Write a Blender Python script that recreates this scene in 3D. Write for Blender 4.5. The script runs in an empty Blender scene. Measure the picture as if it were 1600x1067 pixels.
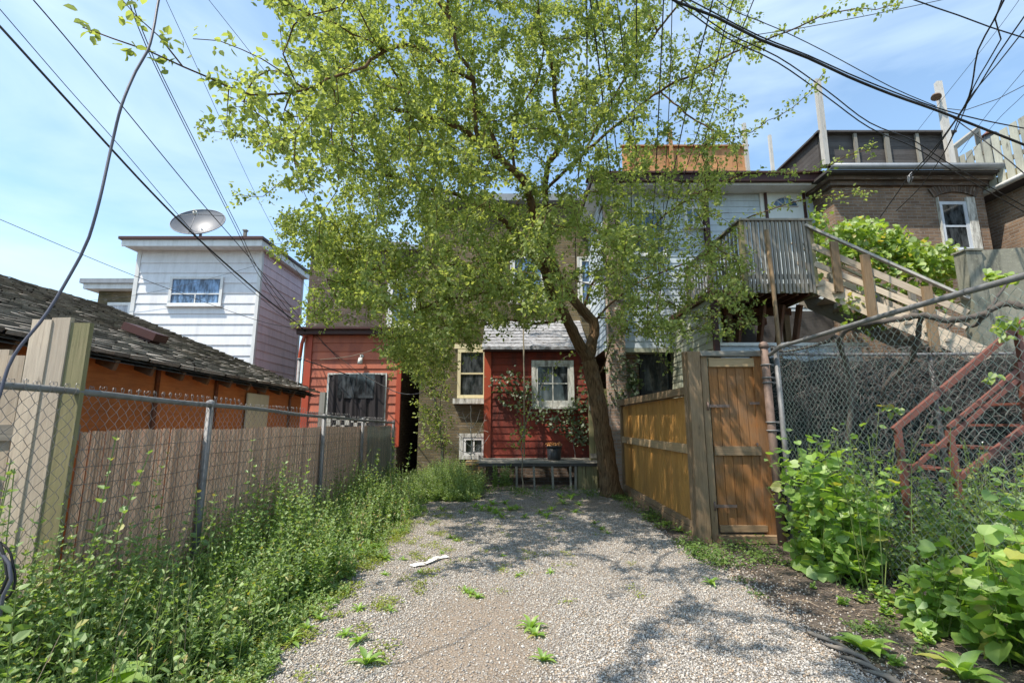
import bpy, math, random
import numpy as np
from mathutils import Vector, Matrix
rng = np.random.default_rng(7)
random.seed(7)
R = math.radians
scene = bpy.context.scene
col = scene.collection

# ------------------------------------------------------------------ camera, sky, sun, exposure
FPX, CX, CY, HOR, CH = 750.0, 800.0, 533.5, 662.0, 1.4
TILT = math.atan((HOR - CY) / FPX)
cam = bpy.data.cameras.new('camera'); camo = bpy.data.objects.new('camera', cam); col.objects.link(camo)
cam.sensor_width = 36; cam.lens = 36 * FPX / 1600; cam.clip_end = 2000; cam.clip_start = .05
camo.location = (0, 0, CH); camo.rotation_euler = (math.pi/2 + TILT, 0, 0)
scene.camera = camo

SUN = Vector((-0.46, -0.33, 1.0)).normalized()
world = bpy.data.worlds.new('World'); scene.world = world; world.use_nodes = True
nt = world.node_tree; nt.nodes.clear()
def wn(t, **k):
    n = nt.nodes.new(t)
    for a, b in k.items(): setattr(n, a, b)
    return n
sky = wn('ShaderNodeTexSky', sky_type='NISHITA', sun_disc=False)
sky.sun_elevation = math.asin(SUN.z); sky.sun_rotation = math.atan2(SUN.x, SUN.y)
sky.air_density = 1.0; sky.dust_density = 0.6; sky.ozone_density = 1.0; sky.altitude = 100
bg = wn('ShaderNodeBackground'); bg.inputs[1].default_value = 0.15
bg2 = wn('ShaderNodeBackground'); bg2.inputs[0].default_value = (.70, .86, 1, 1); bg2.inputs[1].default_value = .80
tc = wn('ShaderNodeTexCoord'); mp = wn('ShaderNodeMapping'); mp.inputs['Scale'].default_value = (1.1, 1.4, 4.2); mp.inputs['Rotation'].default_value = (.25, .5, .4)
no = wn('ShaderNodeTexNoise'); no.inputs['Scale'].default_value = 1.5; no.inputs['Detail'].default_value = 9; no.inputs['Roughness'].default_value = .52; no.inputs['Distortion'].default_value = .5
cr = wn('ShaderNodeValToRGB'); cr.color_ramp.elements[0].position = .40; cr.color_ramp.elements[1].position = .78
cr.color_ramp.elements[0].color = (.12, .12, .12, 1); cr.color_ramp.elements[1].color = (.85, .85, .85, 1)
mx = wn('ShaderNodeMixShader'); out = wn('ShaderNodeOutputWorld')
L = nt.links.new
L(tc.outputs['Generated'], mp.inputs[0]); L(mp.outputs[0], no.inputs['Vector']); L(no.outputs['Fac'], cr.inputs[0])
tn = wn('ShaderNodeMix', data_type='RGBA', blend_type='MULTIPLY'); tn.inputs[0].default_value = 1; tn.inputs[7].default_value = (.88, 1.03, 1.04, 1); L(sky.outputs[0], tn.inputs[6]); L(tn.outputs[2], bg.inputs[0]); L(cr.outputs[0], mx.inputs[0]); L(bg.outputs[0], mx.inputs[1]); L(bg2.outputs[0], mx.inputs[2]); L(mx.outputs[0], out.inputs[0])

sl = bpy.data.lights.new('sun', 'SUN'); sl.energy = 3.9; sl.angle = R(.5); sl.color = (1, .92, .80)
so = bpy.data.objects.new('sun', sl); col.objects.link(so); so.rotation_euler = SUN.to_track_quat('Z', 'Y').to_euler()
vs = scene.view_settings; vs.view_transform = 'Standard'; vs.look = 'None'; vs.gamma = 1; vs.exposure = 0.86
scene.cycles.max_bounces = 6; scene.cycles.transparent_max_bounces = 8

# ------------------------------------------------------------------ helpers
def W(px, py, Y):
    """the point at distance Y in front of the camera's foot that the photograph shows at px, py"""
    u = (px - CX) / FPX; v = (CY - py) / FPX
    d = (u, math.cos(TILT) - v*math.sin(TILT), math.sin(TILT) + v*math.cos(TILT))
    s = Y / d[1]
    return Vector((d[0]*s, Y, CH + d[2]*s))
def G(px, py):
    u = (px - CX) / FPX; v = (CY - py) / FPX
    d = (u, math.cos(TILT) - v*math.sin(TILT), math.sin(TILT) + v*math.cos(TILT))
    s = -CH / d[2]
    return Vector((d[0]*s, d[1]*s, 0))
def PX(px, py, X):
    u = (px - CX) / FPX; v = (CY - py) / FPX; d = (u, math.cos(TILT) - v*math.sin(TILT), math.sin(TILT) + v*math.cos(TILT)); s = X/d[0]
    return Vector((X, d[1]*s, CH + d[2]*s))
def XW(px, Y, py=HOR): return W(px, py, Y).x
def ZW(py, Y, px=800): return W(px, py, Y).z

class MB:
    """collects faces, builds ONE mesh object"""
    def __init__(s): s.ch = []; s.nv = 0
    def arr(s, V, F, rnd=None, uv=None, mi=0, smooth=False):
        V = np.asarray(V, float).reshape(-1, 3); F = np.asarray(F, int)
        n = len(F)
        r = np.full(n, random.random()) if rnd is None else (np.full(n, rnd) if np.isscalar(rnd) else np.asarray(rnd, float))
        s.ch.append((V, F + s.nv, r, uv, mi, smooth)); s.nv += len(V); return s
    def face(s, pts, rnd=None, uv=None, mi=0):
        return s.arr(pts, [list(range(len(pts)))], rnd, uv, mi)
    def box(s, x0, x1, y0, y1, z0, z1, rnd=None, mi=0):
        V = [(x, y, z) for x in (x0, x1) for y in (y0, y1) for z in (z0, z1)]
        return s.arr(V, [(0,1,3,2),(4,6,7,5),(0,4,5,1),(2,3,7,6),(0,2,6,4),(1,5,7,3)], rnd, None, mi)
    def lbox(s, o, a, x0, x1, d0, d1, z0, z1, rnd=None, mi=0):
        r = (math.cos(a), math.sin(a)); n = (math.sin(a), -math.cos(a))
        V = [(o[0]+r[0]*x+n[0]*d, o[1]+r[1]*x+n[1]*d, z) for x in (x0, x1) for d in (d0, d1) for z in (z0, z1)]
        return s.arr(V, [(0,1,3,2),(4,6,7,5),(0,4,5,1),(2,3,7,6),(0,2,6,4),(1,5,7,3)], rnd, None, mi)
    def beam(s, p, q, w, h, up=(0,0,1), rnd=None, mi=0, jit=0.0):
        p = Vector(p); q = Vector(q); d = (q-p); Ln = d.length; d.normalize()
        up = Vector(up)
        if abs(d.dot(up)) > .98: up = Vector((0,1,0))
        sd = d.cross(up).normalized(); u2 = sd.cross(d)
        def P(a, b, c): return p + d*(a*Ln) + sd*(b*w/2) + u2*(c*h/2)
        V = [P(a, b, c) for a in (0, 1) for b in (-1, 1) for c in (-1, 1)]
        if jit: V = [v + Vector([random.uniform(-jit, jit) for _ in range(3)]) for v in V]
        F = [(0,1,3,2),(4,6,7,5),(0,4,5,1),(2,3,7,6),(0,2,6,4),(1,5,7,3)]
        o1 = random.random()*20; o2 = random.random()*20
        uv = []
        for f in F:
            for i in f:
                a, b, c = (i >> 2) & 1, (i >> 1) & 1, i & 1
                if f in ((0,1,3,2),(4,6,7,5)): uv.append((o1 + c*h*.2, o2 + b*w))
                elif f in ((0,4,5,1),(2,3,7,6)): uv.append((o1 + a*Ln, o2 + c*h))
                else: uv.append((o1 + a*Ln, o2 + .5 + b*w))
        return s.arr(V, F, rnd, np.array(uv), mi)
    def tube(s, pts, rad, n=6, rnd=None, mi=0, cap=True, smooth=True, bumpy=0.0):
        P = np.array([tuple(p) for p in pts], float); m = len(P)
        if m < 2: return s
        rad = np.full(m, rad) if np.isscalar(rad) else np.asarray(rad, float)
        T = np.gradient(P, axis=0); T /= (np.linalg.norm(T, axis=1)[:, None] + 1e-9)
        a = np.array([0, 0, 1.]) if abs(T[0][2]) < .9 else np.array([1., 0, 0])
        N = np.cross(T[0], a); N /= np.linalg.norm(N)
        ang = np.arange(n)*2*math.pi/n; ca = np.cos(ang)[:, None]; sa = np.sin(ang)[:, None]
        V = np.zeros((m, n, 3)); U = np.zeros((m, n, 2)); ln = 0
        for i in range(m):
            N = N - T[i]*np.dot(N, T[i]); N /= (np.linalg.norm(N) + 1e-9)
            B = np.cross(T[i], N)
            rr = rad[i]*(1 + (rng.normal(0, bumpy, (n, 1)) if bumpy else 0))
            V[i] = P[i] + (ca*N + sa*B)*rr
            if i: ln += np.linalg.norm(P[i]-P[i-1])
            U[i, :, 0] = ln; U[i, :, 1] = ang*rad[i]
        V = V.reshape(-1, 3)
        i, j = np.meshgrid(np.arange(m-1), np.arange(n), indexing='ij'); i = i.ravel(); j = j.ravel(); k = (j+1) % n
        F = np.stack([i*n+j, i*n+k, (i+1)*n+k, (i+1)*n+j], 1)
        Uf = U.reshape(-1, 2); uv = Uf[F].copy()
        wrap = k == 0
        uv[wrap, 1, 1] = 2*math.pi*rad[i[wrap]]; uv[wrap, 2, 1] = 2*math.pi*rad[i[wrap]+1]
        r = random.random() if rnd is None else rnd
        s.arr(V, F, r, uv.reshape(-1, 2), mi, smooth)
        if cap:
            s.ch.append((np.zeros((0, 3)), np.array([list(range(n))[::-1]]) + s.nv - m*n, np.array([r]), None, mi, False))
            s.ch.append((np.zeros((0, 3)), np.array([list(range(n))]) + s.nv - n, np.array([r]), None, mi, False))
        return s
    def cyl(s, p, q, r, n=12, rnd=None, mi=0, r2=None):
        return s.tube([p, q], [r, r if r2 is None else r2], n, rnd, mi)
    def inst(s, tv, tf, pos, rot, scl, rnd=None, mi=0, smooth=False):
        tv = np.asarray(tv, float); tf = np.asarray(tf, int); n = len(pos)
        if n == 0: return s
        scl = np.asarray(scl, float)
        if scl.ndim == 1: scl = scl[:, None, None]
        else: scl = scl[:, None, :]
        V = np.einsum('nij,nvj->nvi', rot, tv[None]*scl) + np.asarray(pos)[:, None, :]
        F = (tf[None] + (np.arange(n)*len(tv))[:, None, None]).reshape(-1, tf.shape[1])
        r = rng.random(n) if rnd is None else rnd
        return s.arr(V.reshape(-1, 3), F, np.repeat(r, len(tf)), None, mi, smooth)
    def build(s, name, mat, parent=None, origin=None):
        V = np.concatenate([c[0] for c in s.ch]); 
        loops = np.concatenate([c[1].ravel() for c in s.ch])
        tot = np.concatenate([np.full(len(c[1]), c[1].shape[1]) for c in s.ch])
        rnd = np.concatenate([c[2] for c in s.ch])
        mi = np.concatenate([np.full(len(c[1]), c[4]) for c in s.ch])
        sm = np.concatenate([np.full(len(c[1]), c[5]) for c in s.ch])
        uvs = []
        for c in s.ch:
            if c[3] is not None: uvs.append(np.asarray(c[3]).reshape(-1, 2)); continue
            F = c[1]; A = V[F[:, 0]]; n = np.abs(np.cross(V[F[:, 1]]-A, V[F[:, 2]]-A))
            ax = n.argmax(1); P = V[F]
            u = np.where(ax[:, None] == 0, P[:, :, 1], P[:, :, 0]); v = np.where(ax[:, None] == 2, P[:, :, 1], P[:, :, 2])
            uvs.append(np.stack([u, v], 2).reshape(-1, 2))
        uv = np.concatenate(uvs)
        o = np.array(ORG.get(parent.name, (0, 0, 0))) if parent else (np.array(origin) if origin is not None else
            np.array([(V[:,0].min()+V[:,0].max())/2, (V[:,1].min()+V[:,1].max())/2, V[:,2].min()]))
        me = bpy.data.meshes.new(name)
        me.vertices.add(len(V)); me.vertices.foreach_set('co', (V - o).ravel().astype(np.float32))
        me.loops.add(len(loops)); me.loops.foreach_set('vertex_index', loops.astype(np.int32))
        me.polygons.add(len(tot)); me.polygons.foreach_set('loop_start', (np.cumsum(tot)-tot).astype(np.int32))
        me.polygons.foreach_set('loop_total', tot.astype(np.int32))
        me.polygons.foreach_set('material_index', mi.astype(np.int32))
        me.update(calc_edges=True); me.validate()
        me.polygons.foreach_set('use_smooth', sm)
        ul = me.uv_layers.new(name='UVMap'); ul.data.foreach_set('uv', uv.ravel().astype(np.float32))
        at = me.attributes.new('rnd', 'FLOAT', 'FACE'); at.data.foreach_set('value', rnd.astype(np.float32))
        for m in (mat if isinstance(mat, (list, tuple)) else [mat]): me.materials.append(m)
        ob = bpy.data.objects.new(name, me); col.objects.link(ob)
        if parent: ob.parent = parent; ORG[ob.name] = tuple(o)
        else: ob.location = o; ORG[ob.name] = tuple(o)
        return ob
ORG = {}
def tag(o, label=None, cat=None, group=None, kind=None):
    if label: o['label'] = label
    if cat: o['category'] = cat
    if group: o['group'] = group
    if kind: o['kind'] = kind
    return o
def thing(name, loc, label, cat, group=None):
    o = bpy.data.objects.new(name, None); col.objects.link(o); o.location = loc; o.empty_display_size = .2
    ORG[o.name] = tuple(loc); return tag(o, label, cat, group)

# random rotations
def rot_from(d, roll=None, upmix=None):
    """matrices whose local Y axis is d and local Z as near up as the roll lets it"""
    d = d/np.linalg.norm(d, axis=1)[:, None]; n = len(d)
    up = np.tile([0, 0, 1.], (n, 1)) + rng.normal(0, .001, (n, 3))
    if upmix is not None: up = up + rng.normal(0, upmix, (n, 3))
    x = np.cross(d, up); x /= np.linalg.norm(x, axis=1)[:, None] + 1e-9
    z = np.cross(x, d)
    return np.stack([x, d, z], 2)
def rand_rot(n):
    q = rng.normal(size=(n, 4)); q /= np.linalg.norm(q, axis=1)[:, None]; w, x, y, z = q.T
    return np.stack([np.stack([1-2*(y*y+z*z), 2*(x*y-w*z), 2*(x*z+w*y)], 1), np.stack([2*(x*y+w*z), 1-2*(x*x+z*z), 2*(y*z-w*x)], 1), np.stack([2*(x*z-w*y), 2*(y*z+w*x), 1-2*(x*x+y*y)], 1)], 1)
LEAF_V = [(0,0,0), (-.30,.25,.07), (-.30,.62,.06), (0,1,-.10), (.30,.62,.06), (.30,.25,.07)]
LEAF_F = [(0,3,2,1), (0,5,4,3)]
LONG_V = [(0,0,0), (-.17,.28,.05), (-.15,.68,.02), (0,1,-.16), (.15,.68,.02), (.17,.28,.05)]
HEART_V = [(0,.03,0), (-.30,-.12,.04), (-.54,.20,.08), (-.42,.66,.04), (0,.98,-.10), (.42,.66,.04), (.54,.20,.08), (.30,-.12,.04)]
HEART_F = [(0,4,3,2), (0,6,5,4)]
HEART_F3 = [(0,2,1), (0,7,6)]

# ------------------------------------------------------------------ materials
class NT:
    def __init__(s, name):
        s.m = bpy.data.materials.new(name); s.m.use_nodes = True; s.t = s.m.node_tree; s.t.nodes.clear()
        s.o = s.n('ShaderNodeOutputMaterial')
    def n(s, t, ins=None, **k):
        x = s.t.nodes.new(t)
        for a, b in k.items(): setattr(x, a, b)
        for a, b in (ins or {}).items():
            if hasattr(b, 'node') or isinstance(b, bpy.types.NodeSocket): s.t.links.new(b, x.inputs[a])
            else: x.inputs[a].default_value = b
        return x
    def noise(s, vec, scale, detail=5, rough=.6, dist=0): return s.n('ShaderNodeTexNoise', {'Vector': vec, 'Scale': scale, 'Detail': detail, 'Roughness': rough, 'Distortion': dist}).outputs['Fac']
    def ramp(s, f, a, b): return s.n('ShaderNodeMapRange', {0: f, 1: a, 2: b, 3: 0., 4: 1.}).outputs[0]
    def mix(s, f, a, b, t='MIX'):
        x = s.n('ShaderNodeMix', data_type='RGBA', blend_type=t)
        for i, v in ((0, f), (6, a), (7, b)):
            if isinstance(v, bpy.types.NodeSocket): s.t.links.new(v, x.inputs[i])
            elif i == 0: x.inputs[0].default_value = v
            else: x.inputs[i].default_value = (*v, 1) if len(v) == 3 else v
        return x.outputs[2]
    def math(s, op, a, b=0.): return s.n('ShaderNodeMath', {0: a, 1: b}, operation=op).outputs[0]
    def coord(s, kind, stretch=(1,1,1)):
        tc = s.n('ShaderNodeTexCoord').outputs['UV' if kind == 'uv' else 'Object']
        return s.n('ShaderNodeMapping', {'Vector': tc, 'Scale': stretch}).outputs[0]
    def bump(s, h, st=.3, dist=.01, nrm=None):
        k = {'Height': h, 'Strength': st, 'Distance': dist}
        if nrm is not None: k['Normal'] = nrm
        return s.n('ShaderNodeBump', k).outputs[0]
    def rnd(s): return s.n('ShaderNodeAttribute', attribute_name='rnd').outputs['Fac']
    def val(s, c, f, amt):   # brightness varied by f in 0..1
        return s.n('ShaderNodeHueSaturation', {'Color': c, 'Value': s.math('ADD', s.math('MULTIPLY', f, amt), 1-amt/2)}).outputs[0]
    def done(s, color, rough=.8, nrm=None, metal=0., spec=.3):
        k = {'Base Color': color if isinstance(color, bpy.types.NodeSocket) else (*color, 1), 'Roughness': rough, 'Metallic': metal, 'Specular IOR Level': spec}
        if nrm is not None: k['Normal'] = nrm
        p = s.n('ShaderNodeBsdfPrincipled', k); s.t.links.new(p.outputs[0], s.o.inputs[0]); return s.m

def wood(name, c1, c2, dark=(.03,.025,.02), weather=.35, grain=1., rv=.4, rough=.85, wcol=(.2,.2,.19)):
    t = NT(name); v = t.coord('uv', (1.2, 26*grain, 1)); g = t.noise(v, 3, 8, .65, .6)
    v2 = t.coord('uv', (2.5, 9, 1)); k = t.noise(v2, 1.6, 3, .5)
    c = t.mix(t.ramp(g, .32, .68), c1, c2)
    c = t.mix(t.ramp(k, .64, .80), c, dark)
    ob = t.noise(t.coord('obj'), 2.2, 6, .65)
    c = t.mix(t.math('MULTIPLY', t.ramp(ob, .42, .68), weather), c, wcol)
    c = t.val(c, t.rnd(), rv)
    cracks = t.ramp(t.noise(t.coord('uv', (1.0, 60, 1)), 2.2, 4, .7), .66, .74)
    c = t.mix(t.math('MULTIPLY', cracks, .55), c, dark)
    return t.done(c, rough, t.bump(t.math('SUBTRACT', g, cracks), .5, .006), spec=.2)
def paint(name, c, dirt=(.2,.19,.16), amt=.35, rv=.12, rough=.55, sc=1.6, bump=.15, streak=True):
    t = NT(name); v = t.coord('obj', (3, 3, .6) if streak else (1, 1, 1)); a = t.noise(v, sc, 7, .68)
    b = t.noise(t.coord('obj'), 34, 4, .6)
    cc = t.mix(t.math('MULTIPLY', t.ramp(a, .44, .66), amt), c, dirt)
    cc = t.mix(t.math('MULTIPLY', t.ramp(b, .55, .8), amt*.6), cc, dirt)
    cc = t.val(cc, t.rnd(), rv)
    return t.done(cc, rough, t.bump(b, bump, .004), spec=.35)
def brick(name, c1, c2, mortar=(.2,.19,.17), dirt=(.03,.028,.026), amt=.5, odd=(.3,.25,.2)):
    t = NT(name); v = t.coord('uv')
    b = t.n('ShaderNodeTexBrick', {'Vector': v, 'Color1': (0,0,0,1), 'Color2': (1,1,1,1), 'Mortar': (.5,.5,.5,1), 'Scale': 1., 'Mortar Size': .009, 'Mortar Smooth': .3, 'Brick Width': .215, 'Row Height': .072, 'Bias': 0.})
    n1 = t.noise(v, 1.1, 6, .65); n2 = t.noise(v, 42, 4, .7)
    c = t.mix(b.outputs['Color'], c1, c2)
    c = t.mix(t.ramp(t.noise(t.coord('uv', (4.6, 13.8, 1)), 1, 1, .3), .64, .68), c, odd)
    c = t.mix(b.outputs['Fac'], c, mortar)
    c = t.mix(t.math('MULTIPLY', t.ramp(n1, .38, .66), amt), c, dirt)
    c = t.val(c, n2, .7)
    h = t.math('SUBTRACT', t.math('MULTIPLY', n2, .5), b.outputs['Fac'])
    return t.done(c, .9, t.bump(h, .7, .012), spec=.2)
def leafm(name, c1, c2, tr=.45, trc=None, gloss=.03, c3=None):
    t = NT(name); r = t.rnd()
    c = t.mix(r, c1, c2)
    if c3: c = t.mix(t.ramp(r, .93, .95), c, c3)
    big = t.noise(t.coord('obj'), 1.6, 2, .5); c = t.val(c, big, .5)
    d = t.n('ShaderNodeBsdfDiffuse', {'Color': c})
    tc = t.mix(1., c, trc or (2.2, 2.0, 1.2), 'MULTIPLY')
    x = t.n('ShaderNodeBsdfTranslucent', {'Color': tc})
    m = t.n('ShaderNodeMixShader', {0: tr, 1: d.outputs[0], 2: x.outputs[0]})
    g = t.n('ShaderNodeBsdfGlossy', {'Color': (1,1,1,1), 'Roughness': .6})
    m2 = t.n('ShaderNodeMixShader', {0: gloss, 1: m.outputs[0], 2: g.outputs[0]})
    t.t.links.new(m2.outputs[0], t.o.inputs[0]); return t.m
def metal(name, c, rough=.45, met=.8, dirt=(.15,.12,.1), amt=.4, sc=9):
    t = NT(name); a = t.noise(t.coord('obj'), sc, 6, .7)
    return t.done(t.mix(t.math('MULTIPLY', t.ramp(a, .45, .7), amt), c, dirt), rough, t.bump(a, .1, .003), met, .5)

m_wire = paint('black_cable', (.018,.018,.02), rough=.6, amt=.2)
m_wire_grey = paint('grey_cable', (.10,.10,.13), rough=.5, amt=.2)
m_galv = metal('galvanised_steel', (.22,.22,.225), .65, .3, (.10,.09,.08), .6)
m_mesh = metal('chain_link_wire', (.30,.28,.27), .5, .5, (.07,.05,.04), .7)
m_meshg = metal('green_coated_wire', (.20,.26,.235), .55, .3, (.12,.12,.1), .3)
m_white_sid = paint('white_siding', (.72,.72,.74), (.34,.33,.32), .25, .08)
m_white_shade = paint('shaded_white_siding', (.74,.58,.62), (.25,.2,.26), .3, .1)  # pinkish shade of the turned-away wall put into the white siding colour
m_blue_sid = paint('pale_blue_siding', (.50,.57,.63), (.25,.28,.3), .35, .1)
m_beige_sid = paint('beige_siding', (.42,.43,.33), (.18,.2,.14), .4, .12)
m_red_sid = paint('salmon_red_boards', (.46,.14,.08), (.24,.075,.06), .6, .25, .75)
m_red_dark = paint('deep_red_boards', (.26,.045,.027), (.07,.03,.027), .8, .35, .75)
m_red_trim = paint('rust_red_trim', (.42,.07,.03), (.15,.05,.04), .4, .1)
m_orange = wood('orange_stained_plywood', (.42,.15,.045), (.31,.105,.03), (.12,.045,.015), .4, .5, .3, .7, (.16,.07,.04))
m_brown_trim = paint('brown_fascia', (.06,.022,.018), (.03,.02,.02), .3)
m_white_trim = paint('white_trim', (.70,.70,.69), (.35,.34,.31), .35)
m_peel = paint('peeling_white_paint', (.62,.62,.58), (.14,.12,.09), .9, .1, .7, 5)
m_cream = paint('cream_vinyl', (.72,.64,.40), (.35,.3,.2), .25)
m_grey_trim = paint('grey_gutter', (.26,.28,.31), (.12,.12,.12), .4, .1, .4)
m_brick_dark = brick('sooty_brown_brick', (.11,.075,.055), (.17,.12,.09), (.16,.145,.13), (.03,.028,.027), .6)
m_brick_yel = brick('buff_brick', (.22,.165,.09), (.14,.105,.065), (.16,.145,.11), (.04,.045,.022), .85)
m_brick_brown = brick('brown_brick', (.21,.135,.09), (.31,.205,.135), (.30,.26,.22), (.06,.05,.045), .6, (.34,.26,.20))
m_brick_red = brick('reddish_brick', (.26,.15,.10), (.36,.24,.17), (.33,.3,.27), (.09,.06,.05), .4)
m_wood_grey = wood('weathered_grey_wood', (.30,.28,.24), (.19,.175,.15), (.05,.045,.04), .4, 1, .35)
m_wood_pale = wood('bleached_lumber', (.58,.49,.38), (.42,.34,.26), (.10,.07,.05), .35, 1, .3, .85, (.33,.31,.28))
m_wood_white = wood('sun_bleached_post', (.55,.53,.50), (.40,.38,.35), (.12,.11,.10), .3)
m_wood_green = wood('mossy_green_wood', (.30,.26,.15), (.20,.18,.10), (.05,.045,.03), .4, 1, .3, .85, (.17,.19,.08))
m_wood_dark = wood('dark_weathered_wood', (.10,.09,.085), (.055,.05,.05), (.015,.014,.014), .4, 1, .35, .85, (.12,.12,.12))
m_wood_amber = wood('amber_stained_cedar', (.58,.31,.09), (.42,.20,.05), (.12,.05,.015), .35, 1, .3, .6, (.25,.15,.07))
m_wood_brown = wood('brown_stained_pine', (.34,.155,.055), (.17,.08,.03), (.06,.03,.012), .65, 1, .3, .65, (.18,.13,.09))
m_wood_frame = wood('aged_brown_timber', (.30,.205,.12), (.18,.12,.07), (.05,.035,.022), .4, 1, .3, .85, (.26,.205,.145))
m_wood_gold = wood('golden_grey_rail', (.46,.33,.19), (.32,.22,.12), (.08,.05,.03), .35, 1, .3, .8, (.33,.27,.19))
m_wood_orange = wood('orange_cedar', (.50,.27,.13), (.40,.19,.08), (.2,.08,.03), .1)
m_wood_rust = wood('wet_rust_joists', (.18,.07,.03), (.09,.04,.025), (.02,.015,.01), .3)
m_red_metal = metal('rust_red_metal', (.185,.07,.052), .6, .1, (.16,.05,.035), .6, 14)
m_pipe_rust = metal('rusty_pipe', (.22,.15,.12), .7, .2, (.10,.06,.04), .8, 6)
m_black_metal = paint('black_frame', (.012,.012,.013), (.03,.03,.03), .2)
m_bucket = paint('black_plastic', (.02,.022,.025), (.06,.06,.06), .4, rough=.4)
m_paper = paint('white_paper', (.8,.8,.78), (.5,.48,.42), .3, rough=.7)
m_concrete = None
def mk_concrete():
    t = NT('lichen_stained_concrete'); v = t.coord('obj'); a = t.noise(v, 1.4, 9, .72); b = t.noise(v, 22, 5, .7); s_ = t.noise(t.coord('obj', (6, 6, .7)), 1.3, 6, .7)
    c = t.mix(t.ramp(a, .35, .65), (.30,.29,.24), (.17,.17,.13)); c = t.mix(t.math('MULTIPLY', t.ramp(s_, .5, .68), .7), c, (.06,.06,.05))
    c = t.mix(t.math('MULTIPLY', t.ramp(b, .58, .68), .5), c, (.36,.36,.26))
    return t.done(c, .95, t.bump(t.math('ADD', a, t.math('MULTIPLY', b, .4)), .5, .02), spec=.1)
m_concrete = mk_concrete()
def mk_roof():
    t = NT('curled_grey_shingle'); a = t.noise(t.coord('obj'), 60, 5, .7); b = t.noise(t.coord('obj'), 1.5, 4)
    c = t.mix(t.ramp(a, .35, .7), (.16,.145,.13), (.31,.285,.26)); c = t.mix(t.ramp(b, .5, .8), c, (.20,.17,.14)); c = t.val(c, t.rnd(), .8)
    return t.done(c, .95, t.bump(a, .5, .006), spec=.1)
m_shingle = mk_roof()
def mk_silver():
    t = NT('silvery_old_shingle'); a = t.noise(t.coord('obj', (1, 3, 1)), 9, 7, .75); b = t.noise(t.coord('obj'), 40, 4)
    c = t.mix(t.ramp(a, .4, .62), (.13,.12,.12), (.42,.43,.46)); c = t.val(c, b, .7)
    return t.done(c, .8, t.bump(a, .6, .01))
m_silver = mk_silver()
def mk_bark():
    t = NT('brown_furrowed_bark'); v = t.coord('uv', (3.5, 26, 1)); a = t.noise(v, 1.5, 8, .7, .4); b = t.noise(t.coord('obj'), 5, 5, .6)
    c = t.mix(t.ramp(a, .36, .62), (.055,.034,.02), (.23,.145,.08)); c = t.mix(t.math('MULTIPLY', t.ramp(b, .55, .75), .5), c, (.15,.14,.10))
    return t.done(c, .95, t.bump(a, 1., .03), spec=.1)
m_bark = mk_bark()
m_twig = paint('pale_twig', (.22,.19,.14), (.1,.08,.05), .5, .4, .9)
m_vinebark = paint('vine_bark', (.10,.085,.075), (.04,.035,.03), .6, .5, .95)
m_deadvine = paint('dead_vine', (.145,.13,.12), (.05,.04,.035), .6, .5, .95)
m_stem = paint('green_stem', (.18,.24,.07), (.12,.12,.05), .4, .4, .7)
def mk_pane(name, c=(.015,.018,.02), refl=.25):
    t = NT(name); a = t.noise(t.coord('obj'), 1.3, 3)
    return t.done(t.mix(t.ramp(t.noise(t.coord('obj', (5, 5, 1.6)), 1.6, 4, .6), .42, .66), c, tuple(x*4+.03 for x in c)), .06, None, 0., .5)  # paler noise patches in the pane colour stand in for reflections
m_glass = mk_pane('dark_window_glass')
m_glass_blue = mk_pane('sky_tinted_glass', (.05,.085,.14))  # blue base colour stands in for mirrored sky
def mk_cloth(name, c, g=(1,1,1)):
    t = NT(name); a = t.noise(t.coord('obj', (9, 9, .5)), 1.2, 6, .6); b = t.noise(t.coord('obj'), 160, 2)
    return t.done(t.val(t.mix(t.ramp(a, .35, .7), c, tuple(x*1.9 for x in c)), b, .5), .95, t.bump(a, .8, .03), spec=.1)
m_tarp = mk_cloth('black_tarp', (.028,.025,.026))
m_screen = mk_cloth('dark_green_windscreen', (.014,.019,.018))
m_curtain = mk_cloth('pale_curtain', (.32,.33,.36))
def mk_reed():
    t = NT('reed'); v = t.coord('obj', (90, 90, 9)); a = t.noise(v, 2, 6, .7); b = t.noise(t.coord('obj'), 5, 6, .75)
    c = t.mix(t.ramp(a, .35, .65), (.52,.31,.20), (.86,.58,.41)); c = t.mix(t.math('MULTIPLY', t.ramp(b, .48, .75), .25), c, (.38,.23,.15)); c = t.val(c, t.rnd(), .75)
    return t.done(c, .8, t.bump(a, .4, .004))
m_reed = mk_reed()
def mk_soil():
    t = NT('brown_soil'); v = t.coord('obj'); a = t.noise(v, 1.3, 8, .7); b = t.noise(v, 34, 6, .75); w = t.n('ShaderNodeTexVoronoi', {'Vector': v, 'Scale': 75.})
    c = t.mix(t.ramp(b, .35, .68), (.065,.048,.038), (.20,.165,.14)); c = t.mix(t.ramp(a, .5, .8), c, (.17,.15,.125))
    c = t.mix(t.ramp(w.outputs['Distance'], .22, .12), c, (.30,.27,.24))
    return t.done(c, .95, t.bump(t.math('ADD', b, w.outputs['Distance']), .9, .02), spec=.1)
m_soil = mk_soil()
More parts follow.
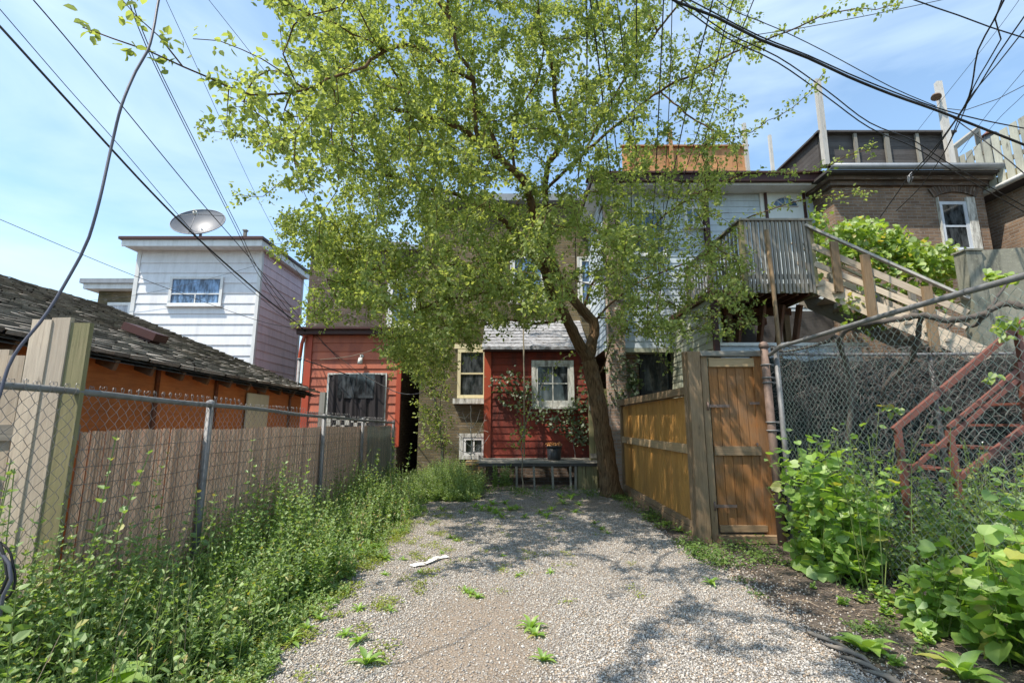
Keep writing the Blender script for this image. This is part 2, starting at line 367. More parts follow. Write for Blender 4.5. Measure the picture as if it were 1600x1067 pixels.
def mk_gravel():
    t = NT('grey_pea_gravel'); v = t.coord('obj')
    w1 = t.n('ShaderNodeTexVoronoi', {'Vector': v, 'Scale': 75., 'Randomness': 1.}); w2 = t.n('ShaderNodeTexVoronoi', {'Vector': v, 'Scale': 140.})
    sepc = t.n('ShaderNodeSeparateColor', {0: w1.outputs['Color']})
    c = t.mix(sepc.outputs[0], (.30,.27,.24), (.50,.46,.41)); c = t.mix(t.ramp(sepc.outputs[1], .75, .8), c, (.34,.27,.20)); c = t.mix(t.ramp(sepc.outputs[2], .88, .9), c, (.62,.61,.60))
    c = t.mix(t.ramp(w1.outputs['Distance'], .35, .62), c, (.14,.12,.10))
    # sandy bare patch: position in metres from the sheet's origin
    geo = t.n('ShaderNodeNewGeometry').outputs['Position']; sx = t.n('ShaderNodeSeparateXYZ', {0: geo})
    ex = t.math('DIVIDE', t.math('ADD', sx.outputs[0], .22), .52); ey = t.math('DIVIDE', t.math('SUBTRACT', sx.outputs[1], 3.35), 1.05)
    rr = t.math('ADD', t.math('MULTIPLY', ex, ex), t.math('MULTIPLY', ey, ey)); nn = t.noise(v, 3.2, 6, .7)
    f = t.ramp(t.math('ADD', rr, t.math('MULTIPLY', nn, 2.4)), 2.7, 1.3)
    sand = t.mix(t.ramp(t.noise(v, 90, 4, .8), .4, .7), (.24,.185,.14), (.38,.31,.25))
    c = t.mix(t.math('MULTIPLY', f, .7), c, sand)
    c = t.mix(t.math('MULTIPLY', t.ramp(t.noise(v, 1.1, 6, .65), .52, .72), .45), c, (.15,.12,.09))
    h = t.math('SUBTRACT', 1., t.math('ADD', w1.outputs['Distance'], t.math('MULTIPLY', w2.outputs['Distance'], .4)))
    return t.done(c, .9, t.bump(h, .9, .012), spec=.2)
m_gravel = mk_gravel()
def mk_peb():
    t = NT('pebble_stone'); r = t.rnd(); cr = t.n('ShaderNodeValToRGB', {0: r}); e = cr.color_ramp
    e.interpolation = 'CONSTANT'
    cs = [(0,(.30,.275,.25)),(.22,(.38,.35,.315)),(.42,(.46,.425,.38)),(.58,(.40,.32,.24)),(.68,(.52,.48,.43)),(.80,(.27,.25,.235)),(.88,(.58,.545,.50)),(.95,(.42,.31,.22))]
    while len(e.elements) < len(cs): e.elements.new(.5)
    for i, (p, c_) in enumerate(cs): e.elements[i].position = p; e.elements[i].color = (*c_, 1)
    return t.done(cr.outputs[0], .8, t.bump(t.noise(t.coord('obj'), 200, 3), .2, .002), spec=.3)
m_peb = mk_peb()
m_leaf_tree = leafm('tree_leaf', (.15,.205,.05), (.32,.375,.13), .5, (1.85,1.75,.95), .02)
m_leaf_weed = leafm('weed_leaf', (.10,.19,.035), (.24,.36,.09), .4, None, .06, (.3,.3,.06))
m_leaf_pale = leafm('pale_weed_leaf', (.12,.20,.05), (.22,.31,.09), .4, None, .05)
m_leaf_broad = leafm('broad_leaf', (.13,.26,.03), (.27,.42,.06), .45, None, .07, (.35,.36,.06))
m_leaf_vine = leafm('vine_leaf', (.14,.24,.03), (.26,.36,.05), .45, None, .06, (.4,.36,.08))
m_leaf_ivy = leafm('ivy_leaf', (.045,.08,.025), (.10,.15,.045), .35, None, .09)
m_moss = leafm('mossy_cover_leaf', (.14,.20,.03), (.28,.32,.05), .4)
m_litter = paint('dry_litter', (.28,.22,.16), (.12,.08,.05), .5, .9, .9)

# ------------------------------------------------------------------ builders for walls and windows
def clap(mb, p0, p1, z0, z1, pitch, lap=.018, rnd=True, tops=None, gap=0.):
    """clapboards from p0 to p1; outward is to the right of that walk (going +x faces the camera)"""
    d = np.array([p1[0]-p0[0], p1[1]-p0[1]], float); ln = np.linalg.norm(d); d /= ln; n = np.array([d[1], -d[0]])
    z = z0; k = 0
    while z < z1 - .01:
        zt = min(z + pitch, z1); wob = random.uniform(-.002, .002)
        a = np.array([p0[0], p0[1]]); b = np.array([p1[0], p1[1]]); o = n*(lap+wob)
        V = [(*(a+o), z+random.uniform(-.002,.002)), (*(b+o), z+random.uniform(-.002,.002)), (*(b+n*.002), zt), (*(a+n*.002), zt), (*(a), z), (*(b), z)]
        mb.arr(V, [(0,1,2,3),(4,5,1,0)], random.random())
        z = zt; k += 1
    return mb
def wallq(mb, p0, p1, z0, z1, uo=0.):
    ln = math.hypot(p1[0]-p0[0], p1[1]-p0[1])
    return mb.arr([(p0[0],p0[1],z0),(p1[0],p1[1],z0),(p1[0],p1[1],z1),(p0[0],p0[1],z1)], [(0,1,2,3)], .5, np.array([(uo,z0),(uo+ln,z0),(uo+ln,z1),(uo,z1)]))
def window(parent, o, a, w, z0, z1, frame, style='hung', fw=.06, pane=None, trim=None, tw=.0, sill=True, depth=.05, name='window'):
    """o: the wall point below the window's left edge; a: facing (0 faces the camera)"""
    b = MB(); d = depth
    for (x0, x1, q0, q1) in ((0, fw, z0, z1), (w-fw, w, z0, z1), (fw, w-fw, z1-fw, z1), (fw, w-fw, z0, z0+fw)):
        b.lbox(o, a, x0, x1, -.01, d, q0, q1)
    zm = (z0+z1)/2
    if style == 'hung':
        b.lbox(o, a, fw, w-fw, .005, d-.012, zm-.022, zm+.022)
    if style == 'grid':
        b.lbox(o, a, fw, w-fw, .005, d-.015, zm-.012, zm+.012); b.lbox(o, a, w/2-.012, w/2+.012, .005, d-.018, z0+fw, z1-fw)
    if style == 'slider':
        zq = z0 + (z1-z0)*.40
        b.lbox(o, a, fw, w-fw, .005, d-.012, zq-.02, zq+.02); b.lbox(o, a, w/2-.02, w/2+.02, .005, d-.015, z0+fw, zq-.02)
    if style == 'slide2': b.lbox(o, a, w/2-.02, w/2+.02, .005, d-.015, z0+fw, z1-fw)
    f = b.build(name, frame, parent)
    g = MB(); g.lbox(o, a, fw*.8, w-fw*.8, -.005, .012, z0+fw*.8, z1-fw*.8); g.build('pane', pane or m_glass, f)
    if trim:
        t = MB()
        for (x0, x1, q0, q1) in ((-tw, -.002, z0-tw, z1+tw), (w+.002, w+tw, z0-tw, z1+tw), (-.002, w+.002, z1+.002, z1+tw), (-.002, w+.002, z0-tw, z0-.002)):
            t.lbox(o, a, x0, x1, -.01, d+.012, q0, q1)
        t.build('trim', trim, f)
    if sill:
        t = MB(); t.lbox(o, a, -tw-.04, w+tw+.04, -.01, d+.06, z0-tw-.05, z0-tw-.003); t.build('sill', trim or frame, f)
    return f

# ------------------------------------------------------------------ ground
g = MB()
S = 400
g.face([(-S,-S,0),(S,-S,0),(S,S,0),(-S,S,0)], .5); g.build('ground', m_soil).__setitem__('kind', 'structure')
def smooth_noise(seed, n=6):
    r = np.random.default_rng(seed); a = r.uniform(-1, 1, (n, 4))
    def f(x, y):
        s = 0
        for i in range(n): s = s + a[i,0]*np.sin(x*(1+i)*1.3*a[i,1]*1.5 + y*(1+i)*1.2*a[i,2]*1.5 + a[i,3]*9)/(1+i*.5)
        return s/2
    return f
nz1 = smooth_noise(3); nz2 = smooth_noise(5); nz3 = smooth_noise(9, 9)
def edge_r(y): return 1.98 + .10*nz3(y*2.2, 0.) + .25*max(0, (3.2-y))*.6 + .10*(y > 8)
def edge_l(y): return -1.95 + .14*nz3(y*2.0, 3.)
ny, nx = 260, 110; V = []; F = []
for j in range(ny+1):
    y = .6 + (11.3-.6)*j/ny; l = edge_l(y); r = edge_r(y)
    for i in range(nx+1):
        x = l + (r-l)*i/nx; e = min(i, nx-i)/nx
        h = .006 + .022*min(1, e*8) + .012*float(nz1(x*1.5, y*1.5))*min(1, e*6)
        V.append((x, y, max(h, .004 if e > 0 else .001)))
for j in range(ny):
    for i in range(nx): a = j*(nx+1)+i; F.append((a, a+1, a+nx+2, a+nx+1))
d = MB(); d.arr(V, F, .5, None, 0, True); tag(d.build('gravel_driveway', m_gravel), kind='structure')
def gz(x, y):
    if y < .6 or y > 11.3: return 0.
    l, r = edge_l(y), edge_r(y)
    if x < l or x > r: return 0.
    e = min(x-l, r-x)/(r-l)
    return .006 + .022*min(1, e*8) + .012*float(nz1(x*1.5, y*1.5))*min(1, e*6)
# loose pebbles
OV = np.array([(1,0,0),(-1,0,0),(0,1,0),(0,-1,0),(0,0,1),(0,0,-1)], float); OF = [(0,2,4),(2,1,4),(1,3,4),(3,0,4),(2,0,5),(1,2,5),(3,1,5),(0,3,5)]
u = rng.random(130000); y = 2.05*np.exp(u*1.35); x = rng.uniform(-2.1, 2.5, len(y))
x = np.where(rng.random(len(y)) < .06, x*1.15, x)
er = np.array([edge_r(q) for q in y]); el = np.array([edge_l(q) for q in y])
sandf = ((x+.22)/.52)**2 + ((y-3.35)/1.05)**2 + .25*nz3(x*4, y*4)
keep = (x < er + rng.exponential(.05, len(y))) & (x > el-.05) & (rng.random(len(y)) < np.clip((sandf-.1)*.9, .28, 1)) & (np.abs(x) < y*1.12)
x = x[keep]; y = y[keep]; n = len(x)
z = np.array([gz(a, b) for a, b in zip(x, y)])
s = rng.uniform(.0035, .0085, n)*np.where(rng.random(n) < .06, 1.6, 1.)
sc3 = np.stack([s*rng.uniform(.9, 1.5, n), s*rng.uniform(.8, 1.1, n), s*rng.uniform(.5, .85, n)], 1)
a = rng.uniform(0, 6.28, n); tz = rng.normal(0, .25, n)
ca, sa = np.cos(a), np.sin(a); Z = np.zeros(n); O = np.ones(n)
Rz = np.stack([np.stack([ca, -sa, Z], 1), np.stack([sa, ca, Z], 1), np.stack([Z, Z, O], 1)], 1)
Rx = np.stack([np.stack([O, Z, Z], 1), np.stack([Z, np.cos(tz), -np.sin(tz)], 1), np.stack([Z, np.sin(tz), np.cos(tz)], 1)], 1)
p = MB(); p.inst(OV, OF, np.stack([x, y, z + s*.35], 1), Rz@Rx, sc3, smooth=True)
tag(p.build('loose_pebbles', m_peb), 'loose grey and beige pebbles covering the gravel drive', 'pebbles', kind='stuff')
# litter, twigs and stones on the soil strip
q = MB(); n = 2600
y = rng.uniform(2.2, 6.0, n); x = np.array([edge_r(b) for b in y]) + rng.uniform(-.1, 1.3, n)
sl_ = rng.uniform(.008, .03, n)
q.inst(LEAF_V, LEAF_F, np.stack([x, y, rng.uniform(.003, .015, n)], 1), rot_from(np.stack([rng.normal(size=n), rng.normal(size=n), rng.normal(0, .15, n)], 1), upmix=.4), sl_)
for _ in range(170):
    b = random.uniform(2.3, 5.9); a = edge_r(b) + random.uniform(0, 1.2); an = random.uniform(0, 6.28); l_ = random.uniform(.04, .22)
    q.tube([(a, b, .008), (a+math.cos(an)*l_*.5, b+math.sin(an)*l_*.5, .018), (a+math.cos(an+.3)*l_, b+math.sin(an+.3)*l_, .008)], .002, 4)
tag(q.build('soil_litter', m_litter), 'dry leaf bits and twigs strewn on the bare soil strip', 'leaf litter', kind='stuff')
n = 2600; y = rng.uniform(2.2, 5.8, n); x = np.array([edge_r(b) for b in y]) + rng.exponential(.22, n); s = rng.uniform(.003, .010, n)
p = MB(); p.inst(OV, OF, np.stack([x, y, s*.4], 1), rand_rot(n), s, smooth=True)
tag(p.build('scattered_stones', m_peb), 'small pale stones scattered over the bare soil strip', 'stones', kind='stuff')
# edge boards of the drive (fabric folds)
e = MB()
for k in range(7):
    y0 = 3.55 - k*.17; x0 = edge_r(y0) + .02 + .012*k
    pts = [(x0 + .10*t - .02*math.sin(t*5+k), y0 - .28*t, .012 + .012*math.sin(t*3.1)) for t in np.linspace(0, 1, 6)]
    e.tube(pts, [.004, .012, .016, .016, .012, .004], 6, bumpy=.2)
tag(e.build('landscape_fabric', paint('dusty_fabric', (.20,.175,.15), rough=.95)), 'crumpled dusty landscape fabric fold along the right gravel edge', 'fabric')
# white paper
P0 = G(672, 884); pm = MB(); gw = 9
xs = np.linspace(-.17, .17, gw); ys = np.linspace(-.055, .055, 5); V = []
for b in ys:
    for a in xs: V.append((P0.x + a*.9 - b*.6, P0.y + a*1.0 + b*.5 + .03*math.sin(a*20), gz(P0.x, P0.y) + .014 + .012*random.random() + .006*math.sin(a*40)))
F = [(j*gw+i, j*gw+i+1, (j+1)*gw+i+1, (j+1)*gw+i) for j in range(4) for i in range(gw-1) if (i, j) not in ((3, 3), (5, 2), (6, 0), (2, 1))]
pm.arr(V, F, .5); tag(pm.build('torn_paper', m_paper), 'torn crumpled strip of white paper lying on the gravel', 'paper')

# ------------------------------------------------------------------ left: garage
XG, YG0, YG1 = -3.52, .9, 8.05
ze0 = 2.05; ze1 = 1.93
def eave(y): return ze0 + (ze1-ze0)*(y-YG0)/(YG1-YG0) + .13*math.sin((y-1)/7*3.1)*-.2
ga = thing('garage', (XG-1.8, 4.5, 0), 'low orange plywood garage with curled grey shingle roof behind the chain link fence', 'garage')
XR, ZR = -7.15, 3.42
w = MB(); y = YG0; ps = []
while y < YG1-.05:
    y2 = min(y + .96, YG1); w.box(XG-.04, XG+random.uniform(0, .008), y+.006, y2-.006, 0, 1.99, random.random()); y = y2; ps.append(y)
w.face([(XG, YG1-.02, 0), (XR-3.6, YG1-.02, 0), (XR-3.6, YG1-.02, 2), (XR, YG1-.02, ZR-.1), (XG, YG1-.02, 2.0)][::-1], .4)
w.box(XG-.35, XG-.05, YG0, YG0+.02, 0, 2.0); w.build('wall', m_orange, ga)
b = MB()
for q_ in ps[:-1]: b.box(XG+.01, XG+.03, q_-.022, q_+.022, 0, 1.97)
b.build('batten', wood('dark_orange_batten', (.16,.045,.012), (.10,.03,.008), grain=.6), ga)
yy = YG0+.2; m_raf = wood('rafter_brown', (.14,.07,.03), (.09,.045,.02))
while yy < YG1:
    b = MB(); b.beam((XG-.1, yy, eave(yy)+.02), (XG+.17, yy, eave(yy)-.085), .04, .09); b.build('rafter_tail', m_raf, ga); yy += .42
r = MB(); slope = (ZR-ze0)/(XG+.22-XR); nrow = 34
ux = np.array([-(XG+.22-XR), 0, ZR-ze0+.03]); Ls = np.linalg.norm(ux); ux /= Ls
V = []
r.face([(XG+.2, YG0-.2, ze0-.06), (XG+.2, YG1+.2, ze1-.06), (XR, YG1+.2, ZR-.05), (XR, YG0-.2, ZR-.02)], .2)
r.face([(XR, YG0-.2, ZR-.02), (XR, YG1+.2, ZR-.05), (XR-3.7, YG1+.2, ze1), (XR-3.7, YG0-.2, ze0)], .2)
r.face([(XG+.2, YG0-.2, ze0-.09), (XG+.2, YG1+.2, ze1-.09), (XR, YG1+.2, ZR-.10), (XR, YG0-.2, ZR-.06)][::-1], .1)
nn_ = np.array([ux[2], 0, -ux[0]])
for k in range(nrow):
    s0 = k*Ls/nrow; y = YG0-.25 + random.random()*.15
    while y < YG1+.2:
        wd = random.uniform(.10, .24); y2 = min(y+wd, YG1+.24)
        zoff = (eave((y+y2)/2) - ze0)*(1-s0/Ls)
        base = np.array([XG+.22, 0, ze0+.0+zoff]); lift = random.uniform(.010, .020); jj = random.uniform(-.014, .012)
        def pt(sv, yy_, l_): return base + ux*(sv) + nn_*l_ + np.array([0, yy_, 0])
        a_, b_ = s0+jj, s0 + Ls/nrow*1.15
        V = [pt(a_, y+.003, lift+random.uniform(0, .014)), pt(a_+random.uniform(-.012, .012), y2-.003, lift+random.uniform(0, .014)), pt(b_, y2, .004), pt(b_, y, .004), pt(a_, y, -.012), pt(a_, y2, -.012)]
        V = [tuple(v) for v in V]
        r.arr(V, [(0,1,2,3), (4,5,1,0), (4,0,3,3), (1,5,2,2)][:2] , random.random()); y = y2
ro = r.build('roof', m_shingle, ga)
v = MB(); c0 = W(232, 524, 5.5); yv = 5.35
def onroof(px, py):     # point of the roof plane that shows at px,py
    u = (px-CX)/FPX; vv = (CY-py)/FPX; dx, dy, dz = u, math.cos(TILT)-vv*math.sin(TILT), math.sin(TILT)+vv*math.cos(TILT)
    k = (ze0-.05 - CH + slope*(XG+.22)) / (dz + slope*dx); return Vector((dx*k, dy*k, CH+dz*k))
pv = onroof(238, 535)
v.beam(pv + Vector((-.30, 0, .19)), pv + Vector((.10, 0, .045)), .22, .09)
v.beam(pv + Vector((-.16, 0, .04)), pv + Vector((.02, 0, -.02)), .16, .1)
v.build('roof_vent', m_brown_trim, ga)
b = MB(); ya = W(388, 640, 6).y
yA = -XG*750/(800-388)*1.0; yB = -XG*750/(800-423)
b.box(XG+.03, XG+.05, yA*.99, yB*.985, .9, 1.80); b.build('patch_panel', paint('beige_board', (.52,.50,.36), (.3,.26,.2), .4), ga)

# posts / tall boards behind the fence at the left edge
YP = 2.72
tb = thing('board_fence', (XW(90, YP), YP, 0), 'short run of tall weathered grey boards behind the chain link fence at far left', 'board fence')
def vbd(mb, px0, px1, top, Y, th=.045, zb=0.0, slant=0.0):
    x0, x1 = XW(px0, Y, 560), XW(px1, Y, 560); zt = ZW(top, Y, (px0+px1)/2)
    mb.beam(((x0+x1)/2+slant, Y, zb), ((x0+x1)/2, Y, zt), x1-x0, th, (0,1,0), random.random(), jit=.003)
for (a, b_, top, dy, m) in ((-8, 16, 546, .1, m_wood_pale), (17, 41, 556, .08, m_wood_pale), (44, 74, 500, .0, m_wood_pale), (75, 104, 497, .01, m_wood_pale), (107, 136, 505, .02, m_wood_green), (-30, -10, 540, .1, m_wood_grey)):
    q = MB(); vbd(q, a, b_, top, YP+dy, .03 if top < 530 else .02); q.build('board', m, tb)
q = MB(); q.beam((XW(40, YP)-.4, YP+.06, 1.35), (XW(100, YP), YP+.09, 1.35), .04, .09); q.build('rail', m_wood_grey, tb)

# white siding house, far left
YW0, YW1 = 16., 19.3
xl, xr = XW(207, YW0, 480), XW(402, YW0, 480); zt = ZW(392, YW0, 310)
wh = thing('siding_house', ((xl+xr)/2, YW0+1.6, 0), 'tall narrow white clapboard house extension with a flat brown roof', 'house')
s_ = MB(); clap(s_, (xl, YW0), (xr, YW0), 1.5, zt, .36, .03); s_.build('siding', m_white_sid, wh)
s_ = MB(); clap(s_, (xr, YW0), (xr, YW1), 1.5, zt, .30, .02); s_.build('side_siding', m_white_shade, wh); s_ = MB(); clap(s_, (xl, YW1), (xl, YW0), 1.5, zt, .30, .02); s_.build('side_siding', m_white_sid, wh)
s_ = MB(); s_.box(xl+.03, xr-.03, YW0+.03, YW1, 0, zt); s_.build('wall_core', m_white_trim, wh)
s_ = MB(); s_.box(xl-.05, xl+.09, YW0-.045, YW0+.05, 1.5, zt); s_.build('corner_trim', m_white_trim, wh); s_ = MB(); s_.box(xr-.07, xr+.045, YW0-.045, YW0+.08, 1.5, zt); s_.box(xr-.02, xr+.04, YW1-.08, YW1+.03, 1.5, zt); s_.build('corner_trim', m_white_trim, wh)
s_ = MB(); s_.box(xl-.22, xr+.2, YW0-.48, YW1+.1, zt, zt+.05); s_.box(xl-.25, xr+.24, YW0-.52, YW0-.47, zt-.02, zt+.20); s_.box(xr+.2, xr+.24, YW0-.46, YW1+.1, zt-.02, zt+.20); s_.build('soffit', m_white_trim, wh)
s_ = MB(); s_.box(xl-.32, xr+.3, YW0-.60, YW1+.2, zt+.205, zt+.30); s_.build('roof', m_brown_trim, wh)
x0 = XW(266, YW0, 455); x1 = XW(349, YW0, 455)
window(wh, (x0, YW0-.03), 0, x1-x0, ZW(478, YW0, 300), ZW(433, YW0, 300), m_white_trim, 'slider', .09, m_glass_blue, sill=True)
# its dish
cD = W(315, 353, 16.6); zr = zt+.30
sd = thing('satellite_dish', (cD.x, cD.y, zr), 'large grey satellite dish standing on the flat roof of the white house', 'satellite dish')
dm = MB(); nr, na = 8, 32; Rr = .87; V = [(0,0,0)]; F = []
ax = Vector((.12, -.80, .62)).normalized(); M_ = ax.to_track_quat('Z', 'Y').to_matrix()
for i in range(1, nr+1):
    for j in range(na):
        rr = Rr*i/nr; a = j*2*math.pi/na; V.append(tuple(M_ @ Vector((rr*math.cos(a), rr*math.sin(a), .34*(i/nr)**2)) ))
V = [(v[0]+cD.x, v[1]+cD.y, v[2]+cD.z-.15) for v in V]
F3 = [(0, 1+j, 1+(j+1)%na) for j in range(na)]; F4 = [(1+(i-1)*na+j, 1+i*na+j, 1+i*na+(j+1)%na, 1+(i-1)*na+(j+1)%na) for i in range(1, nr) for j in range(na)]
dm.arr(V, F4, .5, None, 0, True); dm.arr([V[i] for f in F3 for i in f], [(3*k, 3*k+1, 3*k+2) for k in range(na)], .5, None, 0, True)
dm.tube([V[1+(nr-1)*na+j % (na)] for j in list(range(na))+[0]], .015, 6)
dm.build('reflector', metal('dish_grey', (.15,.155,.17), .5, .3, (.2,.2,.2), .3), sd)
fm = MB(); tip = cD + M_ @ Vector((0, 0, .62)) - Vector((0,0,.15)); lnb = MB()
for j in (3, 14, 24): fm.tube([V[1+(nr-1)*na+j], tip], .012, 5)
fm.build('feed_arm', m_galv, sd)
lnb.cyl(tip, tip + ax*.10, .07, 10); lnb.cyl(tip + ax*.10, tip + ax*.18, .035, 8); lnb.build('feed_horn', m_peel, sd)
fm = MB(); fm.cyl((cD.x, cD.y, zr), (cD.x, cD.y, cD.z-.12), .05, 10); fm.cyl((cD.x, cD.y, zr), (cD.x, cD.y, zr+.04), .2, 12); fm.build('mast', m_grey_trim, sd)
sp = W(384, 368, 17.5); q = MB(); q.box(sp.x-.05, sp.x+.05, 17.4, 17.5, zt+.30, sp.z+.15); q.box(sp.x-.08, sp.x+.08, 17.38, 17.52, sp.z+.15, sp.z+.2); tag(q.build('vent_pipe', m_wood_grey), 'small weathered stub vent pipe on the right end of the white house roof', 'vent pipe')

# small brick house left of it
YS = 20.; xl, xr = XW(151, YS, 480), XW(262, YS, 480); zt = ZW(455, YS, 180)
sh = thing('brick_house', ((xl+xr)/2, YS+2, 0), 'small brown brick house peeking out left of the white clapboard house', 'house')
q = MB(); wallq(q, (xl, YS), (xr, YS), 0, zt); wallq(q, (xl, YS+4), (xl, YS), 0, zt, 3.); wallq(q, (xr, YS), (xr, YS+4), 0, zt, 3.); q.build('wall', m_brick_yel, sh)
q = MB(); q.box(xl-.35, xr+.2, YS-.4, YS+4.2, zt, zt+.22); q.build('soffit', m_white_trim, sh)
q = MB(); q.box(xl-.45, xr+.3, YS-.5, YS+4.3, zt+.225, zt+.42); q.build('roof', m_grey_trim, sh)
window(sh, (XW(167, YS, 490), YS), 0, XW(204, YS, 490)-XW(167, YS, 490), ZW(512, YS, 185), ZW(473, YS, 185), m_white_trim, 'hung', .12, m_curtain)

# salmon red addition with tarp door + brick house above it
YR = 13.; xl, xr = XW(477, YR, 600), XW(624, YR, 600); zt = ZW(524, YR, 550)
rh = thing('red_addition', ((xl+xr)/2, YR+1.5, 0), 'salmon red clapboard house addition with a big opening covered by black tarp', 'house')
q = MB(); clap(q, (xl, YR), (xr, YR), 1.0, zt, .235, .028); clap(q, (xl, YR+3), (xl, YR), 1.0, zt, .235, .028); q.build('siding', m_red_sid, rh)
q = MB(); q.box(xl+.02, xr-.02, YR+.02, YR+3, 0, zt); q.build('foundation', m_brick_dark, rh)
q = MB(); q.box(xl-.05, xl+.13, YR-.05, YR+.05, .8, zt); q.build('corner_trim', m_red_trim, rh); q = MB(); q.box(xr-.07, xr+.05, YR-.05, YR+.05, .8, zt); q.build('corner_trim', m_red_trim, rh)
q = MB(); q.box(xl-.25, xr+.2, YR-.22, YR+3.1, zt, zt+.12); q.box(xl-.3, xr+.25, YR-.32, YR+3.1, zt+.125, zt+.18); q.build('roof', m_brown_trim, rh)
q = MB(); pts = [(xl-.05, YR-.14, zt-.02), (xl-.12, YR-.12, zt-.25), (xl-.2, YR-.02, zt-.7), (xl-.2, YR-.02, .2)]; q.tube(pts, .05, 8); q.build('downspout', m_red_trim, rh)
x0, x1 = XW(511, YR, 620), XW(604, YR, 620); z1 = ZW(583, YR, 560); z0 = .55
q = MB()
for (a, b_, c, d_) in ((x0, x0+.05, z0, z1), (x1-.05, x1, z0, z1), (x0+.05, x1-.05, z1-.05, z1)): q.box(a, b_, YR-.06, YR, c, d_)
df = q.build('door_frame', m_peel, rh)
ng = 60; V = []; 
for j in range(11):
    for i in range(ng+1):
        fx = i/ng; fz = j/10; V.append((x0+.04+(x1-x0-.08)*fx, YR-.05 + .018*math.sin(fx*34+2*math.sin(fz*3)) + .012*math.sin(fx*77+fz*4) - .012, z0 + (z1-z0-.04)*fz))
q = MB(); q.arr(V, [(j*(ng+1)+i, j*(ng+1)+i+1, (j+1)*(ng+1)+i+1, (j+1)*(ng+1)+i) for j in range(10) for i in range(ng)], .5, None, 0, True); q.build('tarp', m_tarp, df)
q = MB(); q.box(x0+.3, x1-.32, YR-.085, YR-.075, ZW(622, YR, 560), z1-.03); q.build('upper_screen', m_glass, df)
lp = W(564, 561, YR-.1); q = MB(); q.cyl((lp.x, YR, lp.z+.09), (lp.x, YR-.05, lp.z+.09), .05, 10); q.tube([(lp.x, YR-.04, lp.z+.09), (lp.x, YR-.13, lp.z+.1), (lp.x, YR-.14, lp.z+.02)], .015, 6); q.cyl((lp.x, YR-.14, lp.z+.03), (lp.x, YR-.15, lp.z-.14), .05, 10, r2=.075); q.build('wall_lamp', m_peel, rh)

YB = 16.; xl, xr = XW(482, YB, 450), XW(676, YB, 450); zt = ZW(392, YB, 560)
bh = thing('brick_house', ((xl+xr)/2, YB+3, 0), 'sooty dark brick row house rising behind the salmon red addition', 'house')
q = MB(); wallq(q, (xl, YB), (xr, YB), 0, zt); wallq(q, (xl, YB+8), (xl, YB), 0, zt, 5.); wallq(q, (xr, YB), (xr, YB+8), 0, zt, 5.); q.build('wall', m_brick_dark, bh)
q = MB(); q.box(xl-.15, xr+.1, YB-.18, YB+8, zt, zt+.16); q.build('roof', m_grey_trim, bh)
q = MB(); q.box(XW(503, YB+.5, 380), XW(530, YB+.5, 380), YB+.2, YB+.9, zt+.16, ZW(366, YB+.5, 520)); q.build('chimney', m_brick_dark, bh)
q = MB()
for k, (pa, pb, pz) in enumerate(((500, 566, 372), (500, 566, 382), (566, 640, 378))): q.box(XW(pa, YB+1, 380), XW(pb, YB+1, 380), YB+.95, YB+1.0, ZW(pz+7, YB+1, 540), ZW(pz, YB+1, 540)-.02)
q.build('parapet_board', m_wood_grey, bh)
q = MB(); q.box(XW(568, YB+1.2, 380), XW(574, YB+1.2, 380), YB+1.2, YB+1.3, zt+.16, ZW(366, YB+1.2, 570)); q.build('parapet_post', m_wood_orange, bh)
window(bh, (XW(610, YB, 450), YB), 0, XW(650, YB, 450)-XW(610, YB, 450), ZW(510, YB, 620), ZW(440, YB, 620), m_white_trim, 'hung', .1, m_glass_blue, trim=m_white_trim, tw=.08)
q = MB(); q.box(XW(470, YB-1, 380)-.1, XW(477, YB-1, 380), YB+.3, YB+.42, zt, ZW(358, YB+.3, 480)); q.build('vent_pipe', m_grey_trim, bh)
# pipe
pp = W(468, 562, 12.); q = MB(); q.cyl((pp.x, 12, 0), (pp.x, 12, pp.z), .045, 8); q.tube([(pp.x, 12, pp.z), (pp.x, 12, pp.z+.04)], .055, 8); tag(q.build('standing_pipe', m_galv), 'grey standing metal pipe left of the salmon red addition', 'pipe')

# buff brick house wall with windows + deep red lean-to
YC = 12.9; xl, xr = XW(654, YC, 650), XW(968, YC, 650); zt = ZW(498, YC, 700)
ch = thing('row_house', ((xl+xr)/2, YC+3, 0), 'buff brick row house with cream framed window, half hidden behind the big tree', 'house')
q = MB(); wallq(q, (xl, YC), (xr, YC), 0, 7.6); wallq(q, (xl, YC+8), (xl, YC), 0, 7.6, 5.); wallq(q, (xr, YC), (xr, YC+8), 0, 7.6, 5.); q.build('wall', m_brick_yel, ch)
q = MB(); q.box(xl-.2, xr+.1, YC-.25, YC+8, 7.6, 7.8); q.build('roof', m_grey_trim, ch)
x0, x1 = XW(715, YC, 590), XW(760, YC, 590)
window(ch, (x0, YC), 0, x1-x0, ZW(622, YC, 735), ZW(546, YC, 735), m_cream, 'hung', .085, m_glass, sill=False)
q = MB(); q.box(x0-.1, x1+.1, YC-.16, YC, ZW(631, YC, 735), ZW(623, YC, 735)); q.build('window_sill', m_peel, ch)
q = MB(); q.box(x0-.1, x1+.1, YC-.04, YC, ZW(545, YC, 735), ZW(538, YC, 735)); q.build('lintel', m_cream, ch)
x0, x1 = XW(724, YC, 690), XW(757, YC, 690); window(ch, (x0, YC), 0, x1-x0, ZW(711, YC, 740), ZW(683, YC, 740), m_white_trim, 'slide2', .07, m_glass, trim=m_peel, tw=.1, sill=False)
for (pa, pb, za, zb) in ((800, 850, 470, 400), (905, 945, 480, 405)):
    window(ch, (XW(pa, YC, 440), YC), 0, XW(pb, YC, 440)-XW(pa, YC, 440), ZW(za, YC, 820), ZW(zb, YC, 820), m_white_trim, 'hung', .08, m_glass_blue, trim=m_peel, tw=.05)

